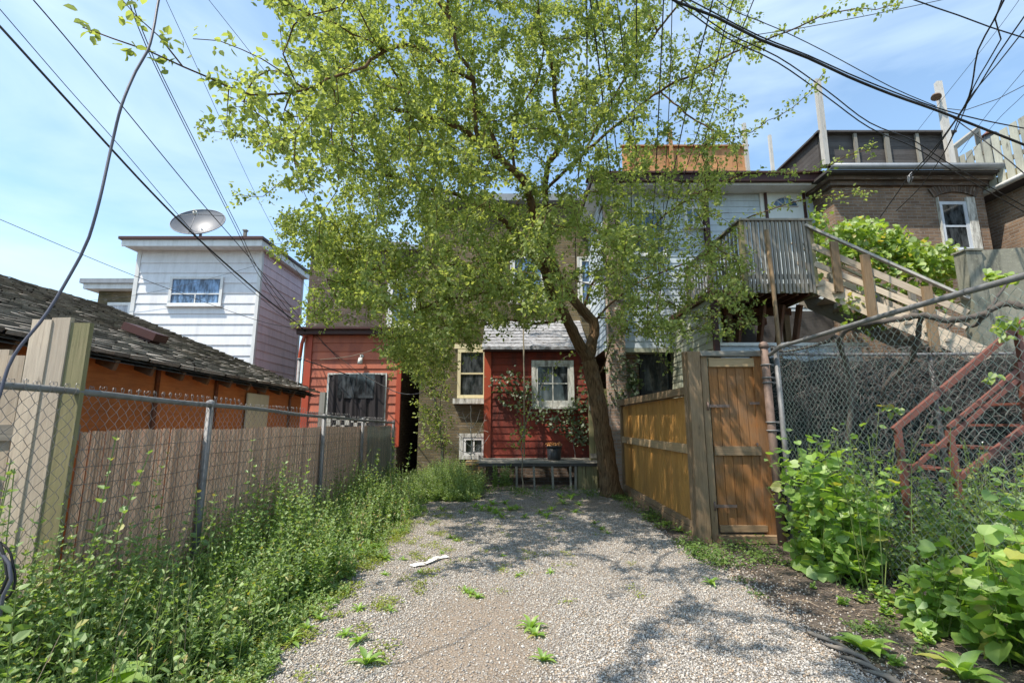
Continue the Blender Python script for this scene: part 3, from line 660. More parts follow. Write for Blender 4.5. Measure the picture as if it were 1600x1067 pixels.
YL = 11.7; xl, xr = XW(758, YL, 640), XW(919, YL, 640); zt = ZW(546, YL, 830); z0 = ZW(721, YL, 830)
ll = thing('red_lean_to', ((xl+xr)/2, YL+.6, 0), 'deep red clapboard lean-to with silvery shingle roof under the big tree', 'shed')
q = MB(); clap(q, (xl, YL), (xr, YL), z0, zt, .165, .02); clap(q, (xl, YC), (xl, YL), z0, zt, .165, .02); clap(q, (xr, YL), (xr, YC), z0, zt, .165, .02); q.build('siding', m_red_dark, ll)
q = MB(); q.box(xl+.02, xr-.02, YL+.03, YC-.01, 0, zt); q.build('foundation', m_brick_dark, ll)
q = MB(); q.box(xl-.03, xl+.14, YL-.045, YL+.05, z0-.02, zt); q.build('corner_board', m_red_trim, ll)
q = MB()
zr_ = ZW(508, YC, 830)+.12; A = (xl-.08, YL-.22, zt+.02); B = (xr+.02, YL-.22, zt+.02); C_ = (xr+.02, YC-.01, zr_); D_ = (xl-.08, YC-.01, zr_)
q.face([(A[0], A[1], A[2]), B, C_, D_], .5); q.face([(A[0], A[1], A[2]-.05), (B[0], B[1], B[2]-.05), (C_[0], C_[1], C_[2]-.05), (D_[0], D_[1], D_[2]-.05)][::-1], .5)
q.face([(A[0], A[1], A[2]-.05), (B[0], B[1], B[2]-.05), B, A], .5)
q.face([(A[0], A[1], A[2]-.05), A, D_, (D_[0], D_[1], D_[2]-.05)], .5)
for k in range(9):
    t0, t1 = k/9, (k+1)/9; x = xl-.08
    while x < xr:
        x2 = min(x+random.uniform(.15, .4), xr+.02); l0 = random.uniform(.015, .04)
        y0 = A[1]+(C_[1]-A[1])*t0; y1 = A[1]+(C_[1]-A[1])*t1; za = A[2]+(C_[2]-A[2])*t0; zb = A[2]+(C_[2]-A[2])*t1
        q.arr([(x, y0, za+l0), (x2, y0, za+l0+random.uniform(-.01,.01)), (x2, y1, zb+.006), (x, y1, zb+.006), (x, y0, za), (x2, y0, za)], [(0,1,2,3),(4,5,1,0)], random.random()); x = x2
q.build('roof', m_silver, ll)
q = MB(); q.box(xl-.06, xr, YL-.2, YL-.02, zt-.07, zt-.035); q.build('soffit', m_brown_trim, ll)
x0, x1 = XW(837, YL, 600), XW(890, YL, 600)
window(ll, (x0, YL-.02), 0, x1-x0, ZW(629, YL, 860), ZW(570, YL, 860), m_peel, 'grid', .05, m_glass, trim=m_peel, tw=.1, sill=True)
vp = W(818, 480, YL-.3); q = MB(); q.tube([(vp.x, YL-.35, ZW(722, YL-.35)), (vp.x+.01, YL-.36, 2.2), (vp.x-.01, YL-.36, ZW(500, YL-.35))], .02, 6); q.build('drain_rod', m_twig, ll)

# low slat platform in front of it
YF, YK = 10.5, 11.5; xl, xr = XW(748, YF, 720), XW(936, YF, 720); zt = ZW(722, YF, 840)
pf = thing('low_wooden_platform', ((xl+xr)/2, YF+.5, 0), 'low rickety grey wooden platform on thin legs before the deep red lean-to', 'platform')
q = MB(); y = YF
while y < YK: q.beam((xl+random.uniform(-.08,.05), y+.05, zt+random.uniform(-.006,.012)), (xr+random.uniform(-.05,.08), y+.05, zt+random.uniform(-.006,.012)), .09, .025, jit=.006); y += .11
q.build('deck_board', m_wood_grey, pf)
q = MB(); q.beam((xl, YF+.04, zt-.05), (xr, YF+.04, zt-.05), .03, .07); q.build('rail', m_wood_dark, pf)
for k, px in enumerate((807, 834, 863, 891, 900, 748)):
    x = XW(px, YF, 740); q = MB(); q.beam((x+random.uniform(-.02,.02), YF+.04, 0), (x, YF+.04, zt-.09), .045, .045, (0,1,0), jit=.004); q.build('leg', m_wood_grey if px != 748 else m_wood_orange, pf)
q = MB()
for k in range(8): 
    x = XW(900+k*4.6, YF, 740); q.beam((x, YF+.1, 0), (x+random.uniform(-.02,.02), YF+.1, zt-.04), .055, .02, (0,1,0), jit=.004)
q.build('skirt_slat', m_wood_green, pf)
bk = W(866, 722, YF+.35); q = MB(); q.tube([(bk.x, YF+.35, zt+.03), (bk.x, YF+.35, zt+.03+.01), (bk.x, YF+.35, zt+.31)], [.14, .145, .165], 20); q.tube([(bk.x, YF+.35, zt+.29), (bk.x, YF+.35, zt+.325)], .175, 20)
bb = q.build('bucket', m_bucket, None, (bk.x, YF+.35, zt+.02)); tag(bb, 'black plastic bucket of dry leaves standing on the low wooden platform', 'bucket')
q = MB(); n = 120; q.inst(LEAF_V, LEAF_F, np.stack([bk.x+rng.normal(0, .07, n), YF+.35+rng.normal(0, .07, n), zt+.34+rng.uniform(0, .04, n)], 1), rand_rot(n), rng.uniform(.03, .06, n)); q.build('leaf_fill', paint('orange_dry_leaves', (.45,.2,.06)), bb)
# timber stack at left of it
q = MB(); x = XW(740, 10.9, 720)
q.box(x-.12, x+.12, 10.7, 10.95, 0, .52); q.box(x-.16, x+.14, 10.66, 11.0, .523, .60); tag(q.build('brick_pier', brick('yellow_pier', (.42,.28,.11), (.35,.22,.09), dirt=(.1,.08,.05), amt=.3)), 'short yellowish masonry pier left of the low platform', 'pier')

# weathered board fence between tree and cedar fence
wf = thing('board_fence', (2.0, 10.6, 0), 'grey weathered board fence between the tree trunk and the amber cedar fence', 'board fence')
q = MB(); x = XW(921, 11.2, 650)
while x < XW(972, 10.6, 650):
    q.beam((x, 11.0, 0), (x+.0, 11.0, ZW(606, 11.0, 930)+random.uniform(-.04, .04) if x > 1.75 else ZW(560, 11.0, 925)), .11, .022, (0,1,0), random.random(), jit=.004); x += .122
q.build('board', m_wood_green, wf)
q = MB(); q.beam((XW(921, 10.95, 650), 10.96, 1.75), (XW(985, 10.95, 650), 10.96, 1.75), .04, .1); q.beam((XW(921, 10.95, 650), 10.96, .7), (XW(985, 10.95, 650), 10.96, .7), .04, .1); q.build('rail', m_wood_grey, wf)

# ------------------------------------------------------------------ right: cedar fence and gate
XF = 2.33; YG = 6.05
y0, y1 = 6.1, 10.15
zt = ZW(612, y0, 1085)
cf = thing('cedar_fence', (XF, 8., 0), 'amber stained cedar board fence panel beside the gravel, dappled with sun', 'fence')
q = MB(); y = y0 + .12
while y < y1: q.beam((XF, y+.068, .15), (XF+random.uniform(-.003,.003), y+.068, zt-.04), .132, .02, (1,0,0), random.random()); y += .138
q.build('board', m_wood_amber, cf)
for (za, zb, nm) in ((1.02, 1.14, 'rail'), (.11, .185, 'bottom_rail')):
    q = MB(); q.beam((XF-.035, y0+.02, (za+zb)/2), (XF-.035, y1, (za+zb)/2), .035, zb-za, rnd=.6); q.build(nm, m_wood_gold if nm == 'rail' else m_wood_frame, cf)
q = MB(); q.beam((XF-.05, y0-.02, zt+.02), (XF-.04, y1+.1, zt+.03), .13, .10, rnd=.4, jit=.01); q.build('cap', m_wood_frame, cf)
q = MB(); q.beam((XF-.02, y0-.1, .05), (XF-.02, y1, .05), .09, .10, jit=.006); q.build('base_timber', m_wood_frame, cf)
for yy in (y1+.06,): q = MB(); q.beam((XF, yy, 0), (XF, yy, zt), .1, .1, (0,1,0)); q.build('post', m_wood_frame, cf)

gt = thing('garden_gate', (XW(1150, YG), YG, 0), 'brown stained board gate in a weathered timber frame', 'gate')
def vp_(px0, px1, topy, Y, d, name, m, par, zb=0., py=700, rnd=None):
    x0, x1 = XW(px0, Y, py), XW(px1, Y, py); q = MB(); q.beam(((x0+x1)/2, Y+d/2, zb), ((x0+x1)/2, Y+d/2, ZW(topy, Y, (px0+px1)/2)), x1-x0, d, (0,1,0), rnd, jit=.003); return q.build(name, m, par)
vp_(1083, 1103, 549, YG-.05, .07, 'post', m_wood_frame, gt)
vp_(1077, 1084.5, 549, YG+.03, .08, 'post', m_wood_frame, gt)
vp_(1103.5, 1114, 557, YG+.01, .06, 'jamb', m_wood_frame, gt)
vp_(1187, 1206, 556, YG+.01, .06, 'jamb', m_wood_brown, gt)
xa, xb = XW(1114.5, YG), XW(1186.5, YG)
n = 5; wd = (xb-xa)/n; zt_ = ZW(572, YG, 1150)
for k in range(n):
    q = MB(); q.beam((xa+wd*(k+.5), YG+.05, .16), (xa+wd*(k+.5), YG+.05, zt_), wd-.006, .02, (0,1,0), random.random()); q.build('board', m_wood_brown, gt)
for (pa, pb) in ((559, 573), (697, 711), (821, 831)):
    q = MB(); za, zb = ZW(pb, YG, 1150), ZW(pa, YG, 1150); q.beam((xa+.002, YG+.02, (za+zb)/2), (xb-.002, YG+.02, (za+zb)/2), .035, zb-za, rnd=.5, jit=.002); q.build('rail', m_wood_frame if pa != 559 else m_wood_gold, gt)
q = MB(); q.beam((XW(1100, YG), YG+.02, ZW(553, YG, 1150)), (XW(1200, YG), YG+.02, ZW(552, YG, 1150)), .1, .06, jit=.01); q.build('lintel', m_wood_grey, gt)
q = MB(); q.beam((XW(1108, YG), YG, .05), (XW(1200, YG), YG, .05), .16, .09, jit=.008); q.build('threshold', m_wood_frame, gt)
for zz in (.42, 1.62): q = MB(); q.box(xa-.05, xa+.22, YG+.0, YG+.006, zz-.018, zz+.018); q.cyl((xa-.05, YG-.004, zz-.05), (xa-.05, YG-.004, zz+.05), .012, 8); q.build('hinge', m_pipe_rust, gt)
q = MB(); q.box(xb-.055, xb-.04, YG-.01, YG+.0, 1.13, 1.17); q.cyl((xb-.05, YG-.02, 1.15), (xb-.05, YG+.02, 1.15), .012, 8); q.box(xb-.1, xb+.02, YG-.012, YG-.004, ZW(632, YG), ZW(628, YG)); q.build('latch', m_pipe_rust, gt)
# steel gate post
px_ = XW(1201, 5.95, 700)+.05; q = MB(); zt2 = ZW(543, 5.95, 1200)
q.tube([(px_+.0, 5.93, 0), (px_, 5.93, 1.2), (px_-.01, 5.93, zt2)], [.048, .048, .046], 14); q.tube([(px_-.01, 5.93, zt2-.01), (px_-.01, 5.93, zt2+.03), (px_-.01, 5.93, zt2+.06), (px_-.01, 5.93, zt2+.075)], [.055, .058, .04, .008], 14)
sp = q.build('steel_post', m_pipe_rust); tag(sp, 'thick rusty steel post with domed cap right of the brown gate', 'post')
for zz in (.45, .62, 1.32, 1.42, 1.9, 1.96, 2.12): q = MB(); q.tube([(px_+.056*math.cos(a), 5.93+.056*math.sin(a), zz) for a in np.linspace(0, 6.29, 14)], .009, 5); q.box(px_+.05, px_+.13, 5.925, 5.935, zz-.012, zz+.012); q.build('band', m_galv, sp)

# ------------------------------------------------------------------ chain link
def chainlink(mb, p0, p1, z0, zt0, zt1, pitch=.072, r=.0019, tip=.0, nside=3, sagf=None, curl=True):
    """woven zigzag wires between p0 and p1 (x, y); top runs zt0 > zt1"""
    p0 = np.array(p0, float); p1 = np.array(p1, float); ln = np.linalg.norm(p1-p0); d = (p1-p0)/ln; nrm = np.array([d[1], -d[0]])
    wd = pitch/2; nw = int(ln/wd); h = wd
    for k in range(nw):
        s = k*wd; zt = zt0 + (zt1-zt0)*s/ln + tip
        m = int((zt-z0)/h); zs = z0 + np.arange(m)*h
        if len(zs) < 3: continue
        off = ((np.arange(m)+k) % 2)*wd
        wob = .006*np.sin(zs*5+k*.7) + .005*math.sin(k*.31)
        dep = (np.where(np.arange(m) % 2 == 0, 1, -1))*.004 + .012*np.sin(zs*2.3 + k*.11)
        P = np.stack([p0[0]+d[0]*(s+off+wob)+nrm[0]*dep, p0[1]+d[1]*(s+off+wob)+nrm[1]*dep, zs + .003*math.sin(k*1.7)], 1)
        if curl and tip:
            b = P[-1]; e = 1 if off[-1] else -1; lean = random.uniform(-.012, .012)
            P = np.vstack([P, b + np.array([-d[0]*.5*e*h+lean, -d[1]*.5*e*h, .026]), b + np.array([-d[0]*.35*e*h+lean, -d[1]*.35*e*h, .042]), b + np.array([d[0]*.1*h*e+lean, d[1]*.1*h*e, .038]), b + np.array([d[0]*.1*h*e+lean, d[1]*.1*h*e, .026])])
        mb.tube(P, r, nside, cap=False)
XL = -2.45
lf = thing('chain_link_fence', (XL, 5, 0), 'long low galvanised chain link fence with twisted wire tips along the left weeds', 'fence')
TOPL = [(1.3, 1.60), (2.72, 1.585), (3.98, 1.565), (6.35, 1.50), (10.2, 1.43)]
def ztl(y): return float(np.interp(y, [a for a, b in TOPL], [b for a, b in TOPL]))
for (a, b) in zip(TOPL[:-1], TOPL[1:]):
    q = MB(); chainlink(q, (XL, a[0]), (XL, b[0]), .03, a[1], b[1], tip=.06, r=.0019 if a[0] < 4 else .0022); q.build('wire_mesh', m_mesh, lf)
q = MB(); q.tube([(XL-.015, y, ztl(y)-.01+.006*math.sin(y*3)) for y in np.linspace(1.3, 10.2, 40)], .019, 10); q.build('top_rail', m_galv, lf)
for y in (1.55, 3.98, 6.42, 8.1, 10.2):
    q = MB(); h = ztl(y)+.0; q.cyl((XL-.03, y, 0), (XL-.03, y, h), .028, 12); q.tube([(XL-.03, y, h-.02), (XL-.03, y, h+.015), (XL-.03, y, h+.03)], [.034, .034, .01], 12); q.build('post', m_galv, lf)
q = MB(); q.beam((XL-.12, 6.52, 0), (XL-.10, 6.52, 1.82), .07, .07, (0,1,0)); tag(q.build('wooden_stake', m_wood_grey), 'weathered wooden stake tied behind the middle of the left chain link fence', 'stake')
# reed screen
rs = MB(); y = 2.86
while y < 10.15:
    wd = random.uniform(.006, .013); t_ = 1.36 + .006*math.sin(y*4) + random.uniform(-.008, .004) - .0*y; x = XL-.075 + random.uniform(-.004, .004); lean = random.uniform(-.006, .006)
    rs.arr([(x, y, .02), (x+.004, y+wd*.5, .02), (x, y+wd, .02), (x, y+wd+lean, t_), (x+.004, y+wd*.5+lean, t_), (x, y+lean, t_), (x-.004, y, .02), (x-.004, y+wd, .02), (x-.004, y+lean, t_), (x-.004, y+wd+lean, t_)], [(0,1,4,5), (1,2,3,4), (7,6,8,9), (5,4,3,9)], random.random()); y += wd*.93
ro = rs.build('reed_screen', m_reed); tag(ro, 'tan reed screen rolled out behind the left chain link fence', 'screen')
q = MB()
for z in np.arange(.1, 1.35, .105): q.tube([(XL-.068, yy, z+.006*math.sin(yy*4+z*9)) for yy in np.linspace(2.86, 10.15, 60)], .0022, 3)
q.build('binding_wire', m_mesh, ro)
# green shade net at the far end
q = MB(); chainlink(q, (XL+.03, 8.15), (XL+.03, 10.15), .05, 1.40, 1.36, pitch=.04, r=.0022, tip=0, curl=False); tag(q.build('plastic_netting', paint('green_netting', (.16,.22,.19), (.1,.1,.1), .3)), 'fine green plastic netting on the far end of the left fence', 'netting')
# white lattice chairs behind
q = MB(); yy = 9.6; xx = XW(500, yy, 665)
for (pa, pb, za, zb) in ((497, 504, 640, 700), (508, 516, 648, 700), (519, 545, 650, 656), (520, 545, 664, 668), (525, 531, 650, 700), (538, 545, 650, 700), (548, 575, 654, 660), (552, 558, 654, 700), (566, 572, 654, 700)):
    q.box(XW(pa, yy, 665), XW(pb, yy, 665), yy, yy+.03, ZW(zb, yy, 530), ZW(za, yy, 530))
tag(q.build('white_railing', m_peel), 'peeling white wooden railing behind the far part of the left fence', 'railing')

# right fence, parallel to the drive
XP = 3.28; zr = 2.335
rf = thing('tall_chain_link_fence', (XP, 4.5, 0), 'tall green wire chain link fence with grey top rail along the right side', 'fence')
q = MB(); chainlink(q, (XP, 1.6), (XP, 5.9), .02, zr, zr, pitch=.075, r=.0021, tip=0., curl=False); q.build('wire_mesh', m_meshg, rf)
q = MB(); q.tube([(XP, y, zr+.006*math.sin(y*2)) for y in np.linspace(1.6, 5.98, 20)], .023, 12); q.build('top_rail', m_galv, rf)
q = MB(); q.tube([(px_+.02, 5.9, ZW(556, 5.9)), (XP-.02, 5.75, zr-.01), (XP, 5.6, zr)], [.02, .03, .025], 8); q.build('rail_bracket', m_galv, rf)
for (yy, rr) in ((5.9, .03), (1.7, .03)):
    q = MB(); q.cyl((XP, yy, 0), (XP, yy, zr), rr, 12); q.build('post', m_galv, rf)
q = MB()
for yy in np.arange(1.9, 5.9, .48): q.tube([(XP+.03*math.cos(a), yy+.004*a, zr+.03*math.sin(a)) for a in np.linspace(0, 6.3, 10)], .0022, 4)
q.build('tie_wire', m_galv, rf)
# cross fence behind
YX = 6.35; zx = ZW(553, YX, 1300)
xf = thing('cross_fence', (5.5, YX, 0), 'chain link cross fence facing the camera behind the tall right fence, backed by dark screening', 'fence')
q = MB(); chainlink(q, (XP+.08, YX), (7.6, YX), .02, zx, zx, pitch=.075, r=.0017, tip=0, curl=False); q.build('wire_mesh', m_meshg, xf)
q = MB(); q.tube([(x, YX, zx+.01*math.sin(x)) for x in np.linspace(XP+.05, 7.6, 12)], .022, 10); q.build('top_rail', m_galv, xf)
for xx in (XP+.09, 5.6, 7.5): q = MB(); q.cyl((xx, YX+.03, 0), (xx, YX+.03, zx), .028, 12); q.build('post', m_galv, xf)
V = []; nx_ = 70; nzz = 14
for j in range(nzz+1):
    for i in range(nx_+1): V.append((XP+.1+4.25*i/nx_, YX+.11+.03*math.sin(i*.9+j*.3)+.02*math.sin(i*.37-j*.8), .0 + (zx-.06)*j/nzz + (.03*math.sin(i*.5) if j == nzz else 0)))
q = MB(); q.arr(V, [(j*(nx_+1)+i, j*(nx_+1)+i+1, (j+1)*(nx_+1)+i+1, (j+1)*(nx_+1)+i) for j in range(nzz) for i in range(nx_)], .5, None, 0, True); q.build('privacy_screen', m_screen, xf)
# dead vine tangle on it
q = MB()
for k in range(2300):
    x = random.uniform(XP+.15, 7.3); z = random.uniform(.3, zx-.02) if random.random() < .6 else random.uniform(zx-.7, zx); a = random.uniform(0, 6.28); pts = []
    p = np.array([x, YX-.03-random.uniform(0, .16), z])
    for s_ in range(random.randint(4, 9)):
        pts.append(p.copy()); a += random.uniform(-.9, .9); p = p + np.array([math.cos(a)*.07, random.uniform(-.02, .02), math.sin(a)*.06]); p[2] = min(max(p[2], .05), zx+.08)
    q.tube(pts, random.uniform(.0016, .004), 4, bumpy=.1)
tag(q.build('dead_vine_tangle', m_deadvine), 'tangle of thin dead grey vine stems matted over the dark screening', 'vines', kind='stuff')
# thick twisted vine
q = MB()
def path3(pxs, mb, rad, jit=.012, n=6, sub=6):
    P = [W(*p) for p in pxs]; pts = []; m = len(P)
    for i in range(m-1):
        p0, p1, p2, p3 = P[max(i-1, 0)], P[i], P[i+1], P[min(i+2, m-1)]
        for s_ in range(sub):
            t = s_/sub; pts.append(.5*((2*p1)+(-p0+p2)*t+(2*p0-5*p1+4*p2-p3)*t*t+(-p0+3*p1-3*p2+p3)*t**3) + Vector([random.uniform(-jit, jit) for _ in range(3)]))
    pts.append(P[-1]); r = np.interp(np.linspace(0, 1, len(pts)), np.linspace(0, 1, len(rad)), rad)
    mb.tube(pts, r, n, bumpy=.1); return pts
path3([(1330,900,5.5),(1322,800,5.55),(1325,700,5.6),(1330,600,5.5),(1318,555,5.4),(1312,528,5.2),(1340,508,5.),(1400,500,4.8),(1440,493,4.6),(1480,500,4.5),(1530,492,4.4),(1570,475,4.3),(1600,480,4.2),(1640,490,4.1)], q, [.035,.03,.03,.028,.026,.03,.028,.026,.03,.022], .008, 8)
path3([(1440,495,4.62),(1432,530,4.8),(1425,560,4.95),(1405,580,5.1),(1385,600,5.2),(1378,625,5.3)], q, [.022,.026,.026,.022,.016], .008, 8)
path3([(1316,540,5.4),(1305,525,5.6),(1290,535,5.8),(1240,548,6.0),(1205,548,6.05)], q, [.026,.02,.016,.012], .008, 8)
path3([(1545,485,4.35),(1560,460,4.4),(1575,440,4.5)], q, [.02,.014,.01], .008, 6)
path3([(1545,488,4.35),(1520,510,4.5),(1500,500,4.6),(1480,515,4.7)], q, [.02,.014,.012,.008], .01, 6)
tag(q.build('grape_vine_stem', m_vinebark), 'thick twisted leafless vine stem winding along the tall right fence', 'vine')

# ------------------------------------------------------------------ right: houses
YA = 10.8
xl, xr = XW(940, YA, 300), XW(1279, YA, 300); zt = ZW(267, YA-.6, 1150)-.27
xm = XW(1107, YA, 420)
bs = thing('blue_siding_house', ((xl+xr)/2, YA+3, 0), 'pale blue clapboard house with white upstairs door behind the wooden deck', 'house')
q = MB(); clap(q, (xl, YA), (xm, YA), 3.1, zt, .155, .016); clap(q, (xm, YA), (xr, YA), 2.8, zt, .155, .016); clap(q, (xl, YA+7), (xl, YA), 3.1, zt, .155, .016); q.build('siding', m_blue_sid, bs)
q = MB(); q.box(xl+.02, xr-.02, YA+.02, YA+7, 3.1, zt); q.box(xl+.4, xr, YA+.35, YA+7, 0, 3.1); q.build('wall', m_brick_red, bs)
q = MB(); q.box(xl-.3, xr+.0, YA-.45, YA+7, zt+.0, zt+.05); q.build('soffit', m_white_trim, bs)
q = MB(); q.box(xl-.35, xr+.02, YA-.55, YA+7.1, zt+.055, zt+.22); q.box(xl-.4, xr+.02, YA-.6, YA-.1, zt+.223, zt+.27); q.build('roof', m_brown_trim, bs)
q = MB(); q.box(xm-.06, xm+.06, YA-.12, YA-.02, 2.2, zt-.05); q.build('downspout', m_brown_trim, bs)
q = MB(); q.box(xr-.07, xr, YA-.035, YA, 3., zt); q.build('corner_trim', m_white_trim, bs); q = MB(); q.box(XW(1196, YA, 350)-.10, XW(1196, YA, 350), YA-.035, YA, 4., zt); q.build('corner_trim', m_white_trim, bs)
window(bs, (XW(1068, YA, 340), YA-.015), 0, XW(1096, YA, 340)-XW(1068, YA, 340), ZW(356, YA, 1080), ZW(324, YA, 1080), m_white_trim, 'slide2', .07, m_glass_blue)
window(bs, (XW(985, YA, 340), YA-.015), 0, .8, ZW(400, YA, 1000), ZW(330, YA, 1000), m_white_trim, 'hung', .07, m_glass_blue)
x0, x1 = XW(1199, YA, 340), XW(1255, YA, 340); z0 = ZW(440, YA, 1225)-.1; z1 = ZW(299, YA, 1225)
q = MB(); q.box(x0-.06, x0, YA-.07, YA, z0, z1+.06); q.box(x1, x1+.06, YA-.07, YA, z0, z1+.06); q.box(x0, x1, YA-.07, YA, z1+.002, z1+.06); fr = q.build('door_frame', m_brown_trim, bs)
q = MB(); q.box(x0+.002, x1-.002, YA-.045, YA-.02, z0, z1); dr = q.build('door', paint('white_door', (.66,.70,.70), (.4,.4,.4), .15), bs)
q = MB(); xc = (x0+x1)/2; zc = z1-.42; na = 14; rr = .30
q.arr([(xc, YA-.052, zc)] + [(xc+rr*math.cos(math.pi*k/na), YA-.052, zc+rr*.8*math.sin(math.pi*k/na)) for k in range(na+1)], [(0, k+1, k+2) for k in range(na)], .5); q.build('fan_light', m_glass_blue, dr)
q = MB(); q.tube([(xc+rr*math.cos(math.pi*k/na), YA-.055, zc+rr*.8*math.sin(math.pi*k/na)) for k in range(na+1)] + [(xc-rr, YA-.055, zc), (xc+rr, YA-.055, zc)], .018, 4)
for k in (3.5, 7, 10.5): q.tube([(xc, YA-.055, zc), (xc+rr*math.cos(math.pi*k/na), YA-.055, zc+rr*.8*math.sin(math.pi*k/na))], .012, 4)
q.build('muntin', m_white_trim, dr)
q = MB()
for (a, b, c, d_) in ((.12, .38, .15, .75), (.62, .88, .15, .75), (.12, .38, .85, 1.35), (.62, .88, .85, 1.35)):
    xx0 = x0+(x1-x0)*a; xx1 = x0+(x1-x0)*b; q.box(xx0, xx1, YA-.052, YA-.044, z0+c, z0+d_)
q.build('raised_panel', paint('door_panel', (.62,.66,.66), (.4,.4,.4), .15), dr)
q = MB(); q.cyl((x1-.08, YA-.045, z0+1.0), (x1-.08, YA-.1, z0+1.0), .03, 10); q.build('handle', m_galv, dr)
# ground floor part, nearer: beige side wall, pale front
X2 = XW(1121, 8.55, 560); Y2 = 8.55
ex = thing('ground_floor_extension', (X2+1.2, Y2+1, 0), 'beige sided ground floor extension below the wooden deck', 'house extension')
zt2 = ZW(466, 8.7, 1150)
q = MB(); clap(q, (X2, YA+.3), (X2, Y2), 0, zt2, .145, .014); q.build('side_siding', m_beige_sid, ex)
zlo = ZW(541, Y2, 1150)
q = MB(); clap(q, (X2, Y2), (X2+2.6, Y2), 0, zlo, .145, .014); q.build('siding', m_blue_sid, ex)
q = MB(); q.box(X2+.05, X2+2.7, Y2-.05, Y2+.08, zlo+.002, zlo+.06); q.build('sill', m_white_trim, ex)
q = MB(); q.box(X2+.06, X2+4.3, YA-.25, YA-.2, 0, 3.9); q.build('dark_backdrop', m_wood_dark, ex)  # dark sheet added as the shade in the open space under the deck
q = MB(); q.box(X2+.02, X2+.12, Y2+.02, YA+.3, 0, zt2); q.build('wall_core', m_beige_sid, ex)
q = MB(); q.box(X2-.04, X2+.05, Y2-.04, Y2+.05, 0, zt2); q.build('corner_post', m_brown_trim, ex)
q = MB(); q.box(X2-.08, X2+.3, Y2-.08, YA, zt2+.002, zt2+.1); q.build('roof', m_wood_rust, ex)
# dark porch opening left of it
Yp = 11.1; x0, x1 = XW(1000, Yp, 600), XW(1052, Yp, 600)
window(bs, (x0, Yp+.03), 0, x1-x0, ZW(617, Yp, 1025), ZW(520, Yp, 1025), m_black_metal, 'none', .09, m_glass, sill=True, depth=.09, name='porch_window')
q = MB(); q.box(XW(1060, Yp, 520)-1.4, XW(1120, Yp, 520), YA-.03, YA+.4, 3.0, 3.09); q.build('soffit_board', m_beige_sid, bs)
# brick pier with peeling render (ivy climbs it)
Yq = 10.9; x0, x1 = XW(948, Yq, 560), XW(973, Yq, 560)
bp = thing('brick_chimney', ((x0+x1)/2, Yq, 0), 'narrow pinkish brick chimney stack right behind the tree trunk', 'chimney')
q = MB(); q.box(x0, x1, Yq-.3, Yq+.15, 0, ZW(330, Yq, 960)); q.build('stack', brick('pink_brick', (.42,.27,.20), (.50,.36,.28), (.40,.37,.33), (.2,.16,.13), .4), bp)
q = MB(); q.box(x0-.05, x1+.05, Yq-.34, Yq+.18, ZW(330, Yq, 960)+.002, ZW(324, Yq, 960)); q.build('cap', m_concrete, bp)

# orange roof deck parapet
YO = 12.4; x0, x1 = XW(972, YO, 250), XW(1168, YO, 250)
q = MB(); x = x0
op = thing('roof_deck_fence', ((x0+x1)/2, YO, ZW(267, YA-.6, 1150)), 'orange cedar board parapet on the roof of the pale blue house', 'fence')
zb_, zt_ = ZW(274, YO, 1080), ZW(231, YO, 1080)
while x < x1-.02: q.beam((x+.07, YO, zb_-.4), (x+.07, YO, zt_), .136, .02, (0,1,0), random.random()); x += .14
q.build('board', m_wood_orange, op)
q = MB(); q.beam((x0-.05, YO-.03, zt_+.02), (x1+.03, YO-.03, zt_+.02), .12, .04); q.beam((x0, YO-.03, zb_+.15), (x1, YO-.03, zb_+.15), .04, .12); q.build('rail', m_wood_orange, op)
for (pa, pt) in ((1165, 196), (1048, 205), (985, 226)): q = MB(); X_ = XW(pa, YO, 250); q.beam((X_, YO-.07, zb_-.4), (X_, YO-.07, ZW(pt, YO, pa)), .09, .09, (0,1,0)); q.build('post', m_wood_white if pa == 1165 else m_wood_orange, op)
q = MB(); X_ = XW(1206, YO, 250); q.beam((X_, YO, zb_-.4), (X_, YO, ZW(212, YO, 1204)), .075, .075, (0,1,0)); tag(q.build('wooden_post', m_wood_white), 'thin bleached wooden post standing alone right of the orange roof parapet', 'post')

# brown brick house on the right, roof deck above
YBk = 10.1; xl, xr = XW(1303, YBk, 320), XW(1541, YBk, 330); zt = ZW(256, YBk-.36, 1420)-.36
kb = thing('brick_house', ((xl+xr)/2, YBk+3, 0), 'brown brick house on the right with grey gutter and peeling white framed window', 'house')
q = MB(); wallq(q, (xl, YBk), (xr, YBk), 0, zt); wallq(q, (xl, YBk+8), (xl, YBk), 0, zt, 5.); wallq(q, (xr, YBk), (xr, YBk+8), 0, zt, 5.); q.build('wall', m_brick_brown, kb)
q = MB(); q.box(xl-.08, xr+.08, YBk-.08, YBk+8, zt, zt+.10); q.box(xl-.16, xr+.16, YBk-.16, YBk+8, zt+.103, zt+.19); q.build('brick_cornice', m_brick_dark, kb)
q = MB(); q.box(xl-.28, xr+.25, YBk-.30, YBk+8, zt+.193, zt+.25); q.build('roof', m_wood_dark, kb)
q = MB(); V = []; q.tube([(xl-.25, YBk-.36, zt+.30), (xr+.28, YBk-.36, zt+.30)], .065, 8); q.box(xl-.25, xr+.28, YBk-.40, YBk-.30, zt+.253, zt+.36); q.build('gutter', m_grey_trim, kb)
x0, x1 = XW(1470, YBk, 350), XW(1513, YBk, 350); zw0, zw1 = ZW(392, YBk, 1490), ZW(316, YBk, 1490)
window(kb, (x0, YBk), 0, x1-x0, zw0, zw1, paint('chalky_blue_white', (.58,.63,.70), (.3,.3,.3), .3), 'hung', .07, m_glass, sill=True, depth=.03)
q = MB(); q.box(x1+.004, x1+.19, YBk-.05, YBk, zw0-.05, zw1+.1); q.box(x0-.03, x0-.004, YBk-.05, YBk, zw0-.05, zw1+.1); q.build('window_casing', m_peel, kb)
